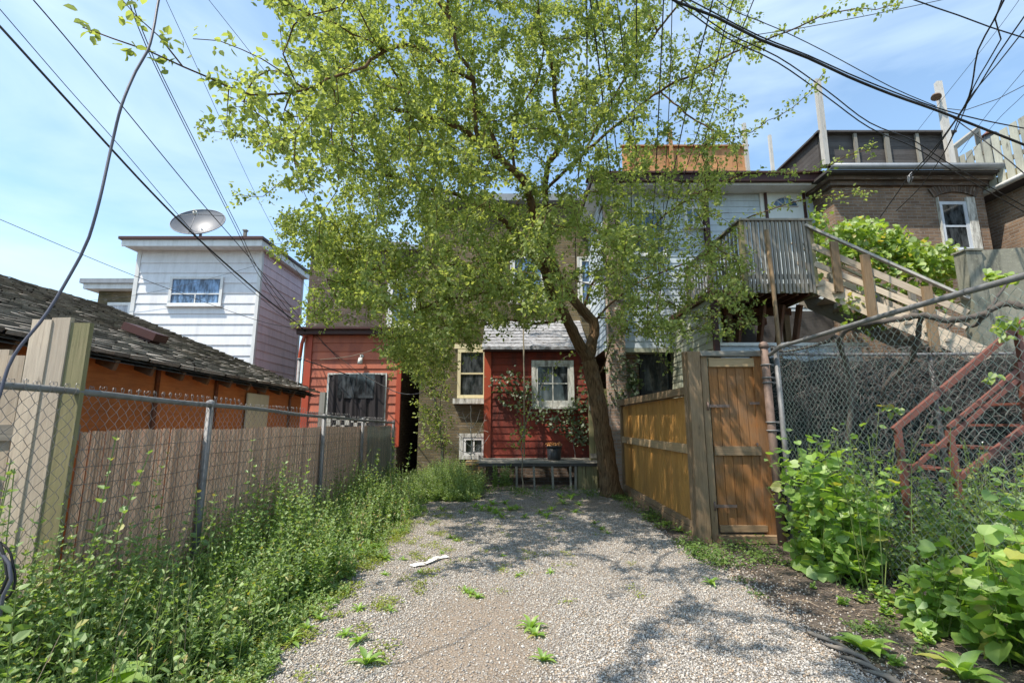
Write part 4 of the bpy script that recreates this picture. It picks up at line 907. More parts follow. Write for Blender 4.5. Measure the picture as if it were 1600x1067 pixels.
q = MB(); cx_ = (x0+x1+.16)/2; 
for k in range(17):
    a = math.radians(62 + 56*k/16); r1, r2 = .95, 1.17; q.beam((cx_+r1*math.cos(a), YBk-.015, zw1-.72+r1*math.sin(a)), (cx_+r2*math.cos(a), YBk-.015, zw1-.72+r2*math.sin(a)), .055, .05, (0,1,0), random.random())
q.build('arch_brick', m_brick_dark, kb)
# deck parapet
YD = 10.0; zb_ = ZW(262, YD, 1380); ztp = ZW(210, YD, 1380); dx0, dx1 = XW(1283, YD, 235), XW(1488, YD, 235)
dk = thing('roof_deck_parapet', ((dx0+dx1)/2, YD+1, zb_), 'dark weathered clapboard roof deck parapet on the brown brick house', 'parapet')
q = MB(); z = zb_
while z < ztp-.03: q.beam((dx0, YD+.05, z+.06), (dx1, YD+.05, z+.06+random.uniform(-.006,.006)), .02, .105, rnd=random.random()); q.beam((dx0+.02, YD+.1, z+.06), (dx0+.02, YD+3.5, z+.06), .02, .112, rnd=random.random()); z += .107
q.build('board', m_wood_dark, dk)
q = MB(); q.beam((dx0-.08, YD, ztp+.03), (dx1+.1, YD, ztp+.03), .16, .045); q.beam((dx0, YD-.02, ztp+.03), (dx0, YD+3.5, ztp+.03), .14, .045); q.build('cap_rail', m_wood_dark, dk)
for px in (1337, 1386, 1434): q = MB(); X_ = XW(px, YD, 235); q.beam((X_, YD-.02, zb_), (X_, YD-.02, ztp), .1 if px == 1386 else .07, .05, (0,1,0)); q.build('stud', m_wood_grey, dk)
for (px, top) in ((1286, 130), (1479, 133)):
    q = MB(); X_ = XW(px, YD, 250) ; q.beam((X_, YD-.09, zb_), (X_+.01, YD-.09, ZW(top, YD, px-8)), .12, .10, (0,1,0), jit=.01); q.build('tall_post', m_wood_white, dk)
X_ = XW(1479, YD, 160); lp = W(1463, 150, YD-.2); q = MB(); q.tube([(lp.x+.16, YD-.1, lp.z-.04), (lp.x+.08, YD-.18, lp.z+.02), (lp.x, YD-.2, lp.z)], [.02, .02, .03], 8); q.tube([(lp.x+.02, YD-.2, lp.z+.05), (lp.x, YD-.2, lp.z), (lp.x-.02, YD-.21, lp.z-.05)], [.03, .09, .10], 12); q.build('lamp', m_pipe_rust, dk)
# frame beyond
q = MB(); a = W(1488, 233, 10.6); b = W(1526, 203, 12.2); q.beam(a, b, .09, .12); q.beam(b, (b.x, b.y, b.z-1.1), .1, .1, (0,1,0)); q.beam(W(1490, 233, 10.6), (W(1490, 233, 10.6).x, 10.6, zb_-.1), .09, .09, (0,1,0)); tag(q.build('handrail_frame', m_wood_grey), 'open grey timber handrail frame beyond the dark roof parapet', 'handrail')
q = MB(); lc = W(1545, 214, 12.6); q.tube([(lc.x, 12.6, lc.z-.9), (lc.x, 12.6, lc.z-.3), (lc.x, 12.6, lc.z-.28)], [.03, .03, .12], 8); q.tube([(lc.x, 12.6, lc.z-.28), (lc.x, 12.6, lc.z+.03)], .13, 8)
lt = q.build('roof_lantern', m_galv); tag(lt, 'small lantern with a rusty red cap above the pale board fence', 'lantern'); q = MB(); q.tube([(lc.x, 12.6, lc.z+.03), (lc.x, 12.6, lc.z+.14), (lc.x, 12.6, lc.z+.2)], [.21, .07, .02], 8); q.build('cap', m_red_metal, lt)

# far right building with pale board fence
XH = 10.95; yh0, yh1 = 6.3, PX(1490, 257, 10.95).y
fb = thing('brick_house', (XH+2, 8, 0), 'dark brick building at the right edge under a pale board roof fence', 'house')
ze_ = W(1557, 300, XH*750/757).z
zE = PX(1600, 283, XH).z - .05; zFt = PX(1600, 192, XH).z
q = MB(); wallq(q, (XH, yh1), (XH, yh0), 0, zE-.05); wallq(q, (XH, yh0), (XH+4, yh0), 0, zE-.05, 3.); wallq(q, (XH+4, yh1), (XH, yh1), 0, zE-.05, 3.); q.build('wall', m_brick_brown, fb)
q = MB(); q.box(XH-.22, XH+4, yh0-.2, yh1+.2, zE, zE+.05); q.build('soffit', m_wood_dark, fb)
q = MB(); q.tube([(XH-.28, yh0-.2, zE+.05), (XH-.28, yh1+.2, zE+.05)], .06, 8); q.box(XH-.26, XH-.2, yh0-.2, yh1+.2, zE+.052, zE+.13); q.build('gutter', m_white_trim, fb)
q = MB(); q.box(XH-.18, XH+4, yh0-.2, yh1+.2, zE+.135, zE+.33); q.build('fascia', m_wood_green, fb)
q = MB(); y = yh0-.2
while y < yh1+.1: q.beam((XH-.19, y+.08, zE+.10), (XH-.19+random.uniform(-.01,.01), y+.08, zFt+random.uniform(-.03,.03)), .15, .025, (1,0,0), random.random()); y += .2
q.build('fence_board', wood('pale_green_board', (.50,.50,.42), (.36,.36,.30), (.14,.13,.1), .4, 1, .4), fb)
q = MB(); q.beam((XH-.10, yh0-.2, zE+.62), (XH-.10, yh1+.1, zE+.62), .04, .1); q.beam((XH-.10, yh0-.2, zFt-.2), (XH-.10, yh1+.1, zFt-.2), .04, .1); q.build('fence_rail', m_wood_grey, fb)

# concrete wall block
q = MB(); a = (XW(1518, 6.9, 450), 6.9); ztc = ZW(392, 6.9, 1510)
cw = thing('concrete_wall', (a[0]+1, 7, 0), 'tall lichen stained concrete wall with a square pillar at the right edge', 'wall')
q = MB(); q.lbox(a, 0, 0, .24, -.2, .0, 0, ztc); q.lbox(a, 0, -.02, .26, -.22, .02, ztc+.002, ztc+.03); q.build('pillar', m_concrete, cw)
q = MB(); q.lbox((a[0]+.245, a[1]), R(-14), 0, 3.2, -.3, -.04, 0, ztc+.02); q.build('panel', m_concrete, cw)

# ------------------------------------------------------------------ wooden deck
YK0, YK1 = 8.0, 10.7
kx0, kx1 = XW(1163, YK0, 400), XW(1270, YK0, 400); kxl = kx0
zd = ZW(442, YK0, 1215); zrr = ZW(346, YK0, 1215)
kd = thing('wooden_deck', ((kx0+kx1)/2, (YK0+YK1)/2, 0), 'raised weathered wooden deck landing with picket railing in front of the upstairs white door', 'deck')
q = MB(); x = kx0
q.box(kx0+.02, kx1-.02, YK0+.05, YK1, zd-.03, zd); q.build('deck_floor', m_wood_rust, kd)
q = MB(); q.beam((kx0, YK0+.03, zd-.10), (kx1, YK0+.03, zd-.10), .04, .15); q.beam((kx0+.02, YK0+.05, zd-.12), (kx0+.02, YK1, zd-.12), .04, .2); q.beam((kx1-.02, YK0+.05, zd-.12), (kx1-.02, YK1, zd-.12), .04, .2); q.build('rim_joist', m_wood_green, kd)
q = MB()
for k in range(6): xx = kx0 + (kx1-kx0)*(k+.5)/6; q.beam((xx, YK0+.06, zd-.12), (xx, YK1, zd-.12), .04, .17)
q.beam((kx0, YK0+1.0, zd-.28), (kx1+.1, YK0+1.0, zd-.28), .09, .14); q.beam((kx0, YK0+1.9, zd-.28), (kx1+.1, YK0+1.9, zd-.28), .09, .14); q.build('joist', m_wood_rust, kd)
for (xx) in (kx0+.15, kx0+.55, kx1-.3, kx1+.02):
    q = MB(); q.beam((xx, YK0+.55, zd-.25), (xx-.02, YA-1.9, zd-1.25), .05, .13); q.build('brace', m_wood_rust, kd)
q = MB(); np_ = 17
for k in range(np_): xx = kx0 + .04 + (kx1-kx0-.08)*k/(np_-1); q.beam((xx+random.uniform(-.008,.008), YK0-.01, zd-.18+random.uniform(-.02,.02)), (xx+random.uniform(-.01,.01), YK0-.01, zrr), .042, .03, (0,1,0), random.random())
q.build('picket', m_wood_grey, kd)
q = MB()
for k in range(18): yy = YK0 + .08 + (YK1-YK0-.2)*k/17; q.beam((kx0-.02, yy, zd-.15), (kx0-.02, yy, zrr), .04, .03, (1,0,0), random.random())
q.build('side_picket', m_wood_grey, kd)
q = MB(); q.beam((kx0-.04, YK0, zrr+.02), (kx1+.04, YK0, zrr+.02), .10, .035); q.beam((kx0-.02, YK0, zrr+.02), (kx0-.02, YK1, zrr+.02), .10, .035); q.beam((kx0, YK0+.025, zd+.12), (kx1, YK0+.025, zd+.12), .035, .08); q.build('rail', m_wood_grey, kd)
for (xx, yy) in ((kx0, YK0+.03), (kx1, YK0+.03), (kx0, YK1-.05)): q = MB(); q.beam((xx, yy, zd-.2), (xx, yy, zrr), .09, .09, (0,1,0)); q.build('railing_post', m_wood_green, kd)
xx = XW(1213, YK0-.1, 500); q = MB(); q.tube([(xx+.02, YK0-.1, 0), (xx, YK0-.1, zd-.1), (xx-.02, YK0-.09, zrr-.2)], .035, 10); q.build('support_pole', m_wood_frame, kd)
for (xx, yy) in ((kx0+.1, YK0+1), (kx1, YK0+1)): q = MB(); q.beam((xx, yy, 0), (xx, yy, zd-.35), .1, .1, (0,1,0)); q.build('support_post', m_wood_frame, kd)

# stairs
st = thing('wooden_stairs', (kx1+.9, 7.5, 0), 'bleached wooden staircase descending right from the raised deck', 'stairs')
def ln3(a, b, w, h, nm, m, ext=0, off=(0,0,0)):
    A, B = W(*a) + Vector(off), W(*b) + Vector(off); q = MB(); q.beam(A, B + (B-A)*ext, w, h, rnd=random.random(), jit=.004); return q.build(nm, m, st)
bk_ = (.25, .85, 0)
ln3((1258,352,8.0), (1506,463,7.0), .09, .04, 'handrail', m_wood_white, .03)
ln3((1268,384,8.0), (1506,487,7.0), .035, .10, 'middle_rail', m_wood_pale, .02)
ln3((1272,412,8.0), (1506,508,7.0), .035, .09, 'lower_rail', m_wood_pale, .02)
ln3((1277,447,8.0), (1512,545,6.95), .045, .26, 'stringer', m_wood_pale, .12)
ln3((1258,352,8.0), (1506,463,7.0), .09, .04, 'handrail', m_wood_pale, .03, bk_)
ln3((1268,384,8.0), (1506,487,7.0), .035, .10, 'middle_rail', m_wood_pale, .02, bk_)
ln3((1277,447,8.0), (1512,545,6.95), .045, .26, 'stringer', m_wood_grey, .12, bk_)
A, B = W(1277,440,8.0), W(1512,538,6.95); ns = 8
for k in range(ns):
    p = A + (B-A)*((k+.5)/ns); q = MB(); q.beam(p + Vector((-.02,-.02,0)), p + Vector((.27,.86,0)), .26, .035, jit=.003); q.build('tread', m_wood_pale, st)
for (px, top, bot, t) in ((1311, 378, 452, .2), (1364, 398, 498, .43), (1461, 448, 545, .82)):
    Yq = 8.0 - t; q = MB(); a = W(px, bot, Yq-.05); b = W(px-2, top, Yq-.05); q.beam((a.x, a.y, a.z-.05), (a.x, a.y, b.z), .13, .05, (0,1,0), jit=.005); q.build('baluster_post', m_wood_frame, st)
for t in (.28, .62, .9):
    p = W(1277,440,8.0).lerp(W(1512,538,6.95), t) + Vector(bk_); q = MB(); q.beam((p.x, p.y, p.z-.1), (p.x, p.y, p.z+.95), .09, .06, (0,1,0)); q.build('baluster_post', m_wood_grey, st)
for t in (.97,): p = W(1277,440,8.0).lerp(W(1512,538,6.95), t); q = MB(); q.beam((p.x, p.y+.3, 0), (p.x, p.y+.3, p.z), .1, .1, (0,1,0)); q.build('leg', m_wood_frame, st)

# ------------------------------------------------------------------ red metal stair rail behind the tall fence
YM = 4.9
rm = thing('red_metal_stairs', (W(1500, 700, YM).x, YM, 0), 'rust red metal stair railing with treads behind the tall right fence', 'stairs')
def rl(a, b, w, nm, ext=0, dy=0):
    A, B = W(a[0], a[1], YM), W(b[0], b[1], YM); A.y += dy; B.y += dy; q = MB(); q.beam(A, B + (B-A)*ext, w*.8, w); return q.build(nm, m_red_metal, rm)
rl((1396,672),(1600,502), .055, 'handrail', .5)
rl((1481,668),(1600,570), .035, 'middle_rail', .5)
rl((1412,744),(1600,584), .04, 'lower_rail', .5)
rl((1488,755),(1600,668), .05, 'stringer', .5)
for (px, pt, zb) in ((1402, 668, 0), (1483, 672, 0), (1588, 512, 0), (1590, 566, 0)):
    p = W(px, pt, YM); q = MB(); q.beam((p.x, YM, 0), (p.x, YM, p.z), .05, .05, (0,1,0)); q.build('railing_post', m_red_metal, rm)
for k in range(4):
    a = W(1488, 755, YM).lerp(W(1600, 668, YM), .2+.42*k); q = MB(); q.box(a.x-.10, a.x+.16, YM+.03, YM+.78, a.z-.01, a.z+.015); q.build('tread', m_red_metal, rm)

# ------------------------------------------------------------------ the big tree
def crom(P, step=.12, jit=.0):
    P = [np.array(p, float) for p in P]; out = []; m = len(P)
    for i in range(m-1):
        p0, p1, p2, p3 = P[max(i-1, 0)], P[i], P[i+1], P[min(i+2, m-1)]; n = max(1, int(np.linalg.norm(p2-p1)/step))
        for k in range(n):
            t = k/n; out.append(.5*((2*p1)+(-p0+p2)*t+(2*p0-5*p1+4*p2-p3)*t*t+(-p0+3*p1-3*p2+p3)*t**3))
    out.append(P[-1]); out = np.array(out)
    if jit: out[1:] += rng.normal(0, jit, out[1:].shape)
    return out
class Tree:
    def __init__(s): s.P = np.zeros((0, 3)); s.par = []; s.paths = []; s.man = []
    def limb(s, pts, r0=0, r1=0, attach=True, step=.12, jit=.008):
        pts = [np.array(p, float) for p in pts]; k = -1
        if attach and len(s.P):
            k = int(np.argmin(((s.P - pts[0])**2).sum(1))); pts[0] = s.P[k]
        Q = crom(pts, step, jit); 
        if k >= 0: Q = Q[1:]
        i0 = len(s.P); s.P = np.vstack([s.P, Q]); n = len(Q)
        s.par += [k if j == 0 else i0+j-1 for j in range(n)]; s.man += list(np.linspace(r0, r1, n) if r0 else np.zeros(n))
        s.paths.append(([k] if k >= 0 else []) + list(range(i0, i0+n))); return s
    def grow(s, A, droop=.0, wob=.05, step=.14):
        A = np.asarray(A); d0 = np.array([((s.P-a)**2).sum(1).min() for a in A]); 
        for a in A[np.argsort(d0)]:
            v = a - s.P; d = np.sqrt((v**2).sum(1)); pr = np.array(s.par); pr = np.where(pr < 0, 0, pr)
            pd = s.P - s.P[pr]; pd /= np.linalg.norm(pd, axis=1)[:, None] + 1e-6
            cs = (pd*v).sum(1)/(d+1e-6); cost = d*(1.35 - .45*cs); k = int(cost.argmin()); D = d[k]
            if D < .08: continue
            n = max(1, int(D/step)); p = s.P[k]; dirn = pd[k] if np.linalg.norm(pd[k]) > .5 else v[k]/D
            c = p + dirn*D*.35 + rng.normal(0, wob*D, 3) + np.array([0, 0, .06*D]); Q = []
            for j in range(1, n+1):
                t = j/n; Q.append((1-t)**2*p + 2*t*(1-t)*c + t*t*a + rng.normal(0, .006, 3))
            i0 = len(s.P); s.P = np.vstack([s.P, Q]); s.par += [k if j == 0 else i0+j-1 for j in range(n)]; s.man += [0.]*n
            s.paths.append([k] + list(range(i0, i0+n)))
    def radii(s, tip=.0028, e=2.35):
        n = len(s.P); acc = np.zeros(n); haschild = np.zeros(n, bool)
        for i in range(n):
            if s.par[i] >= 0: haschild[s.par[i]] = True
        acc[~haschild] = tip**e
        for i in range(n-1, -1, -1):
            if s.par[i] >= 0: acc[s.par[i]] += acc[i]
        r = acc**(1/e); s.r = np.maximum(r, np.array(s.man)); return s.r

TREE = Tree()
base = G(957, 776); bY = base.y
T_ = [(base.x, bY, -.1), (base.x-.01, bY, .05), W(951,740,bY), W(944,690,bY-.02), W(936,640,bY-.05), W(928,595,bY-.1), W(920,562,bY-.15)]
TREE.limb(T_, .20, .145, False, .1, .004)
TREE.limb([W(920,562,bY-.15), W(906,540,bY-.3), W(890,508,bY-.55), W(876,482,bY-.8), W(865,462,bY-1.1), W(857,440,bY-1.5), W(849,405,bY-2.), W(838,360,bY-2.4), W(829,310,bY-2.8), W(814,279,bY-3.), W(780,247,bY-3.3), W(750,221,bY-3.6), W(709,195,bY-4.0), W(660,180,bY-4.3), W(610,170,bY-4.7)], .115, .018)
TREE.limb([W(922,562,bY-.15), W(926,530,bY), W(928,503,bY+.05), W(912,488,bY), W(895,466,bY-.1), W(876,438,bY-.2), W(848,420,bY-.3), W(824,386,bY-.5), W(798,356,bY-.8), W(760,325,bY-1.2), W(715,305,bY-1.6), W(660,290,bY-2.), W(590,270,bY-2.4)], .115, .016)
TREE.limb([W(876,438,bY-.2), W(860,390,bY-.6), W(853,340,bY-1.), W(851,307,bY-1.3), W(858,255,bY-1.7), W(885,215,bY-2.), W(870,172,bY-2.4), W(866,131,bY-2.7), W(862,94,bY-3.), W(847,60,bY-3.3), W(840,0,bY-3.6), W(850,-90,bY-4.)], .075, .015)
TREE.limb([W(825,386,bY-.5), W(806,404,bY-.7), W(792,399,bY-.9), W(758,405,bY-1.1), W(727,416,bY-1.3), W(680,410,bY-1.5), W(620,420,bY-1.8), W(560,420,bY-2.2)], .05, .01)
TREE.limb([W(872,470,bY-.9), W(858,457,bY-1.), W(814,451,bY-1.2), W(779,453,bY-1.3), W(736,461,bY-1.5), W(690,470,bY-1.7), W(640,490,bY-2.)], .045, .009)
TREE.limb([W(880,490,bY-.7), W(865,502,bY-.6), W(835,505,bY-.5), W(790,500,bY-.4), W(740,510,bY-.3), W(690,525,bY-.3)], .035, .008)
TREE.limb([W(750,221,bY-3.6), W(742,180,bY-3.8), W(739,124,bY-4.), W(712,75,bY-4.2), W(709,37,bY-4.3), W(682,0,bY-4.5), W(650,-80,bY-4.8)], .032, .010)
TREE.limb([W(739,124,bY-4.), W(700,105,bY-4.3), W(649,71,bY-4.6), W(600,80,bY-4.9), W(557,109,bY-5.1), W(512,124,bY-5.3), W(478,142,bY-5.5), W(430,147,bY-5.7), W(392,148,bY-5.9), W(355,135,bY-6.1), W(325,120,bY-6.2), W(287,105,bY-6.35), W(231,81,bY-6.5), W(180,62,bY-6.6), W(130,46,bY-6.7)], .026, .004)
TREE.limb([W(805,257,bY-3.1), W(801,210,bY-3.3), W(808,175,bY-3.4), W(825,150,bY-3.5), W(843,116,bY-3.6), W(850,70,bY-3.8)], .022, .006)
TREE.limb([W(780,247,bY-3.3), W(765,200,bY-3.4), W(761,187,bY-3.4), W(740,170,bY-3.6)], .035, .015)
TREE.limb([W(862,300,bY-1.4), W(911,240,bY-1.9), W(975,187,bY-2.4), W(1031,142,bY-2.8), W(1100,109,bY-3.2), W(1160,75,bY-3.5), W(1230,50,bY-3.8), W(1300,20,bY-4.1), W(1350,16,bY-4.2), W(1405,8,bY-4.3)], .03, .004)
TREE.limb([W(908,486,bY), W(925,445,bY-.2), W(960,405,bY-.5), W(1000,374,bY-.8), W(1040,335,bY-1.1), W(1076,312,bY-1.3), W(1120,287,bY-1.6), W(1186,270,bY-2.), W(1240,272,bY-2.2), W(1285,262,bY-2.4), W(1330,242,bY-2.6), W(1370,232,bY-2.7)], .030, .004)
TREE.limb([W(928,503,bY), W(960,470,bY+.1), W(1000,440,bY-.1), W(1050,420,bY-.4), W(1100,400,bY-.8), W(1150,350,bY-1.2), W(1200,330,bY-1.6), W(1260,310,bY-1.9), W(1320,305,bY-2.1), W(1360,298,bY-2.2)], .024, .004)
TREE.limb([W(1000,440,bY-.1), W(1040,470,bY-.3), W(1090,490,bY-.6), W(1130,500,bY-.9), W(1180,505,bY-1.1)], .014, .004)
TREE.limb([W(930,490,bY), W(975,500,bY-.3), W(1010,520,bY-.5), W(1030,550,bY-.6), W(1045,580,bY-.7)], .012, .004)
TREE.limb([W(932,590,bY-.1), W(945,570,bY-.2), W(950,545,bY-.3), W(960,520,bY-.5)], .02, .006)
TREE.limb([W(911,240,bY-1.9), W(960,150,bY-2.2), W(1020,60,bY-2.6), W(1080,-20,bY-3.), W(1130,-110,bY-3.4)], .02, .006)
TREE.limb([W(1031,142,bY-2.8), W(1090,190,bY-3.), W(1150,215,bY-3.2), W(1200,190,bY-3.3), W(1250,160,bY-3.4), W(1290,110,bY-3.6)], .010, .004)
TREE.limb([W(1100,400,bY-.8), W(1150,440,bY-1.), W(1180,470,bY-1.2)], .008, .004)
TREE.limb([W(590,270,bY-2.4), W(540,230,bY-2.8), W(480,225,bY-3.1), W(418,214,bY-3.4), W(355,210,bY-3.7), W(306,195,bY-3.9)], .012, .004)
TREE.limb([W(540,230,bY-2.8), W(490,270,bY-2.9), W(440,285,bY-3.1), W(411,307,bY-3.2), W(362,306,bY-3.4)], .010, .004)
TREE.limb([W(478,142,bY-5.5), W(440,115,bY-5.6), W(410,92,bY-5.7), W(377,75,bY-5.8), W(340,62,bY-5.9), W(302,62,bY-6.)], .008, .004)
TREE.limb([W(287,105,bY-6.35), W(250,60,bY-6.4), W(215,25,bY-6.5), W(190,2,bY-6.55)], .006, .003)
TREE.limb([W(600,80,bY-4.9), W(550,50,bY-5.), W(480,20,bY-5.2), W(420,-10,bY-5.4), W(380,-60,bY-5.5)], .014, .005)
TREE.limb([W(560,420,bY-2.2), W(520,400,bY-2.4), W(475,367,bY-2.6), W(431,349,bY-2.7)], .008, .004)
TREE.limb([W(560,420,bY-2.2), W(530,450,bY-2.3), W(500,490,bY-2.4), W(455,503,bY-2.5)], .008, .004)
TREE.limb([W(690,525,bY-.3), W(650,560,bY-.4), W(610,580,bY-.5)], .008, .004)
for (px, py, dd) in ((850, -90, 4.), (650, -80, 4.8), (1130, -110, 3.4)):   # tops above the frame
    p = np.array(W(px, py, bY-dd)); TREE.limb([p, p + (0, -.8, .9), p + (.2, -1.6, 1.5), p + (.1, -2.4, 1.8)], .012, .004)
for (px, py, dd, q_) in ((850, -60, 3.9, (.6, -1.6, .3)), (740, -20, 4.4, (-.4, -1.9, .4)), (660, 180, 4.3, (-.9, -1.6, .9))):
    p = np.array(W(px, py, bY-dd)); q_ = np.array(q_); TREE.limb([p, p+q_*.4, p+q_*.8+(0,0,.1), p+q_*1.2], .012, .004)
def inpoly(x, y, P):
    c = np.zeros(len(x), bool); n = len(P); j = n-1
    for i in range(n):
        xi, yi = P[i]; xj, yj = P[j]
        c ^= ((yi > y) != (yj > y)) & (x < (xj-xi)*(y-yi)/(yj-yi+1e-9)+xi); j = i
    return c
def sample(poly, n, y0, y1, skel=None, maxd=None):
    P = np.array(poly); out = []
    while len(out) < n:
        x = rng.uniform(P[:,0].min(), P[:,0].max(), n*3); y = rng.uniform(P[:,1].min(), P[:,1].max(), n*3)
        k = inpoly(x, y, poly)
        for a, b in zip(x[k], y[k]): out.append(tuple(W(a, b, random.uniform(y0, y1))))
    return out[:n]
A = []
A += sample([(500,-40),(620,-160),(1010,-160),(1030,60),(1010,300),(990,470),(880,470),(860,500),(760,500),(700,540),(630,540),(560,490),(500,430),(470,370),(530,290),(470,160),(440,60)], 1150, 4.6, 9.6)
A += sample([(500,150),(700,100),(860,300),(880,470),(760,520),(680,560),(600,560),(560,480),(500,430),(470,380),(530,300)], 900, 6.2, 9.0)
A += sample([(620,440),(820,430),(870,500),(770,530),(720,560),(700,600),(650,600),(610,560)], 210, 7.6, 9.3)
A += sample([(1000,-60),(1180,-60),(1200,60),(1150,130),(1180,200),(1130,300),(1180,380),(1190,470),(1180,520),(1080,530),(1040,560),(1000,500),(960,520),(950,430)], 480, 5.6, 8.6)
A += sample([(930,230),(1120,240),(1120,470),(960,500),(920,420)], 130, 6.4, 8.8)
A += sample([(960,380),(1150,380),(1190,450),(1170,520),(1060,545),(970,520)], 230, 7.2, 8.9)
A += sample([(520,-60),(1000,-100),(1010,120),(900,240),(700,260),(560,240),(500,120)], 520, 4.6, 8.2)
A += sample([(380,-60),(520,-40),(540,330),(470,330),(440,270),(410,230),(340,205),(350,120),(420,120),(450,60)], 150, 3.6, 6.2)
A += sample([(440,330),(560,330),(600,480),(520,510),(455,500),(500,440),(420,400)], 170, 6.2, 7.4)
A += sample([(620,-420),(1100,-420),(1060,-100),(600,-100)], 170, 3.4, 6.5)
A += [(rng.uniform(-1.5, 2.2), y_, rng.uniform(4.8, 6.3)) for y_ in rng.uniform(.3, 3.3, 190)] + [(rng.uniform(-3.4, .5), y_, rng.uniform(4.4, 6.)) for y_ in rng.uniform(-.4, .8, 90)]  # unseen foliage over the camera, added to cast shade on the near ground
TREE.grow(A); rr = TREE.radii()
tr = thing('broadleaf_tree', (base.x, base.y, 0), 'large spreading broadleaf tree with a leaning forked trunk and fresh yellow green leaves', 'tree')
tk = MB(); br = MB()
for i, pth in enumerate(TREE.paths):
    P = TREE.P[pth]; r = rr[pth].copy(); r[0] = min(r[0], r[1]*1.25) if len(r) > 1 and i > 0 else r[0]
    if i == 0: r[0] = .30; r[1] = .235; r[2] = .21
    big = r.max() > .02
    (tk if i < 3 else br).tube(P, r, 14 if i < 3 else (8 if big else 4), bumpy=.05 if i < 3 else .03, cap=i < 3)
tk.build('trunk', m_bark, tr); br.build('branches', m_bark, tr)
# leaves along everything thin
def P_hi(p): return 11 if (p[0] < -1.9 and p[1] < 5.2) else (29 if p[0] < 1.6 else (24 if p[0] < 2.3 else 15))
pos = []; dr = []
thin = np.where((rr < .014))[0]
for i in thin:
    p = TREE.P[i]; par = TREE.P[TREE.par[i]] if TREE.par[i] >= 0 else p
    k = rng.poisson(P_hi(p)); sg = p - par
    for _ in range(k):
        cc_ = (par + sg*rng.random() + rng.normal(0, .055, 3)) if _ % 5 == 0 else cc_; pos.append(cc_ + rng.normal(0, .024, 3)); d = rng.normal(0, 1, 3) + sg/(np.linalg.norm(sg)+1e-6)*.6; d[2] -= .35; dr.append(d)
pos = np.array(pos); dr = np.array(dr); n = len(pos); open('/tmp/log','w').write(f'{n} {len(TREE.P)}')
sz = rng.uniform(.032, .068, n)*np.where((pos[:, 0] < -1.9) & (pos[:, 1] < 5.2), 1.25, 1.)
lv = MB(); lv.inst(LEAF_V, LEAF_F, pos, rot_from(dr, upmix=.9), sz); lv.build('crown', m_leaf_tree, tr)

# young tree in the alley
t2 = Tree(); Ya = 11.4; b2 = G(692, 742); b2 = np.array((XW(693, Ya, 720), Ya, 0.))
t2.limb([b2, W(690,700,Ya), W(684,650,Ya), W(678,610,Ya), W(670,560,Ya), W(665,520,Ya)], .045, .02, False)
t2.limb([W(684,650,Ya), W(690,610,Ya-.1), W(700,570,Ya-.2)], .015, .006)
t2.limb([W(684,650,Ya), W(665,640,Ya-.2), W(650,630,Ya-.3)], .01, .004)
t2.grow(sample([(610,500),(710,500),(700,560),(705,600),(690,640),(650,600),(620,570)], 200, 10.6, 11.7) + sample([(655,640),(705,630),(700,700),(660,700)], 60, 11.0, 11.5))
r2 = t2.radii(); q = MB()
for pth in t2.paths: q.tube(t2.P[pth], r2[pth], 5, cap=False)
yt = thing('young_tree', tuple(b2), 'slim young tree growing in the dark gap left of the buff brick wall', 'tree'); q.build('trunk', m_twig, yt)
pos = []; dr = []
for i in np.where(r2 < .009)[0]:
    for _ in range(rng.poisson(11)): pos.append(t2.P[i] + rng.normal(0, .07, 3)); dr.append(rng.normal(0, 1, 3) - (0, 0, .3))
q = MB(); q.inst(LEAF_V, LEAF_F, np.array(pos), rot_from(np.array(dr), upmix=.9), rng.uniform(.05, .085, len(pos))); q.build('crown', m_leaf_tree, yt)
# bare sapling
t3 = Tree(); Yb = 11.6; b3 = np.array((XW(738, Yb, 740), Yb, 0.)); t3.limb([b3, W(737,700,Yb), W(736,660,Yb), W(735,634,Yb)], .012, .004, False)
for (a, b_, c, d_) in ((737,700,712,672),(737,690,758,650),(736,675,722,645),(736,665,750,640),(737,710,700,690),(737,705,765,680)): t3.limb([W(a,b_,Yb), W((a+c)/2+2,(b_+d_)/2+4,Yb-.1), W(c,d_,Yb-.15)], .005, .002)
t3.grow(sample([(700,640),(765,640),(765,700),(700,700)], 26, 11.3, 11.8)); r3 = t3.radii(.0022); q = MB()
for pth in t3.paths: q.tube(t3.P[pth], np.maximum(r3[pth], .0022)*1.5, 4, cap=False)
tag(q.build('bare_sapling', paint('bleached_twig', (.45,.42,.38), rough=.9)), 'leafless pale sapling in front of the small basement window', 'sapling')

# ------------------------------------------------------------------ vines
def leafcloud(mb, pts, spread, k, s0, s1, V=LEAF_V, F=LEAF_F, face=None, droop=.6, heart=False, mi=0):
    P = np.repeat(np.asarray(pts, float), k, 0); n = len(P); P = P + rng.normal(0, 1, (n, 3))*np.asarray(spread)
    d = rng.normal(0, .7, (n, 3)); d[:, 2] -= droop
    if face is not None: d[:, 1] += face
    Rm = rot_from(d, upmix=.5); 
    s = rng.uniform(s0, s1, n); r = rng.random(n)
    if heart: mb.inst(HEART_V, HEART_F, P, Rm, s, r, mi); mb.inst(HEART_V, HEART_F3, P, Rm, s, r, mi)
    else: mb.inst(V, F, P, Rm, s, r, mi)
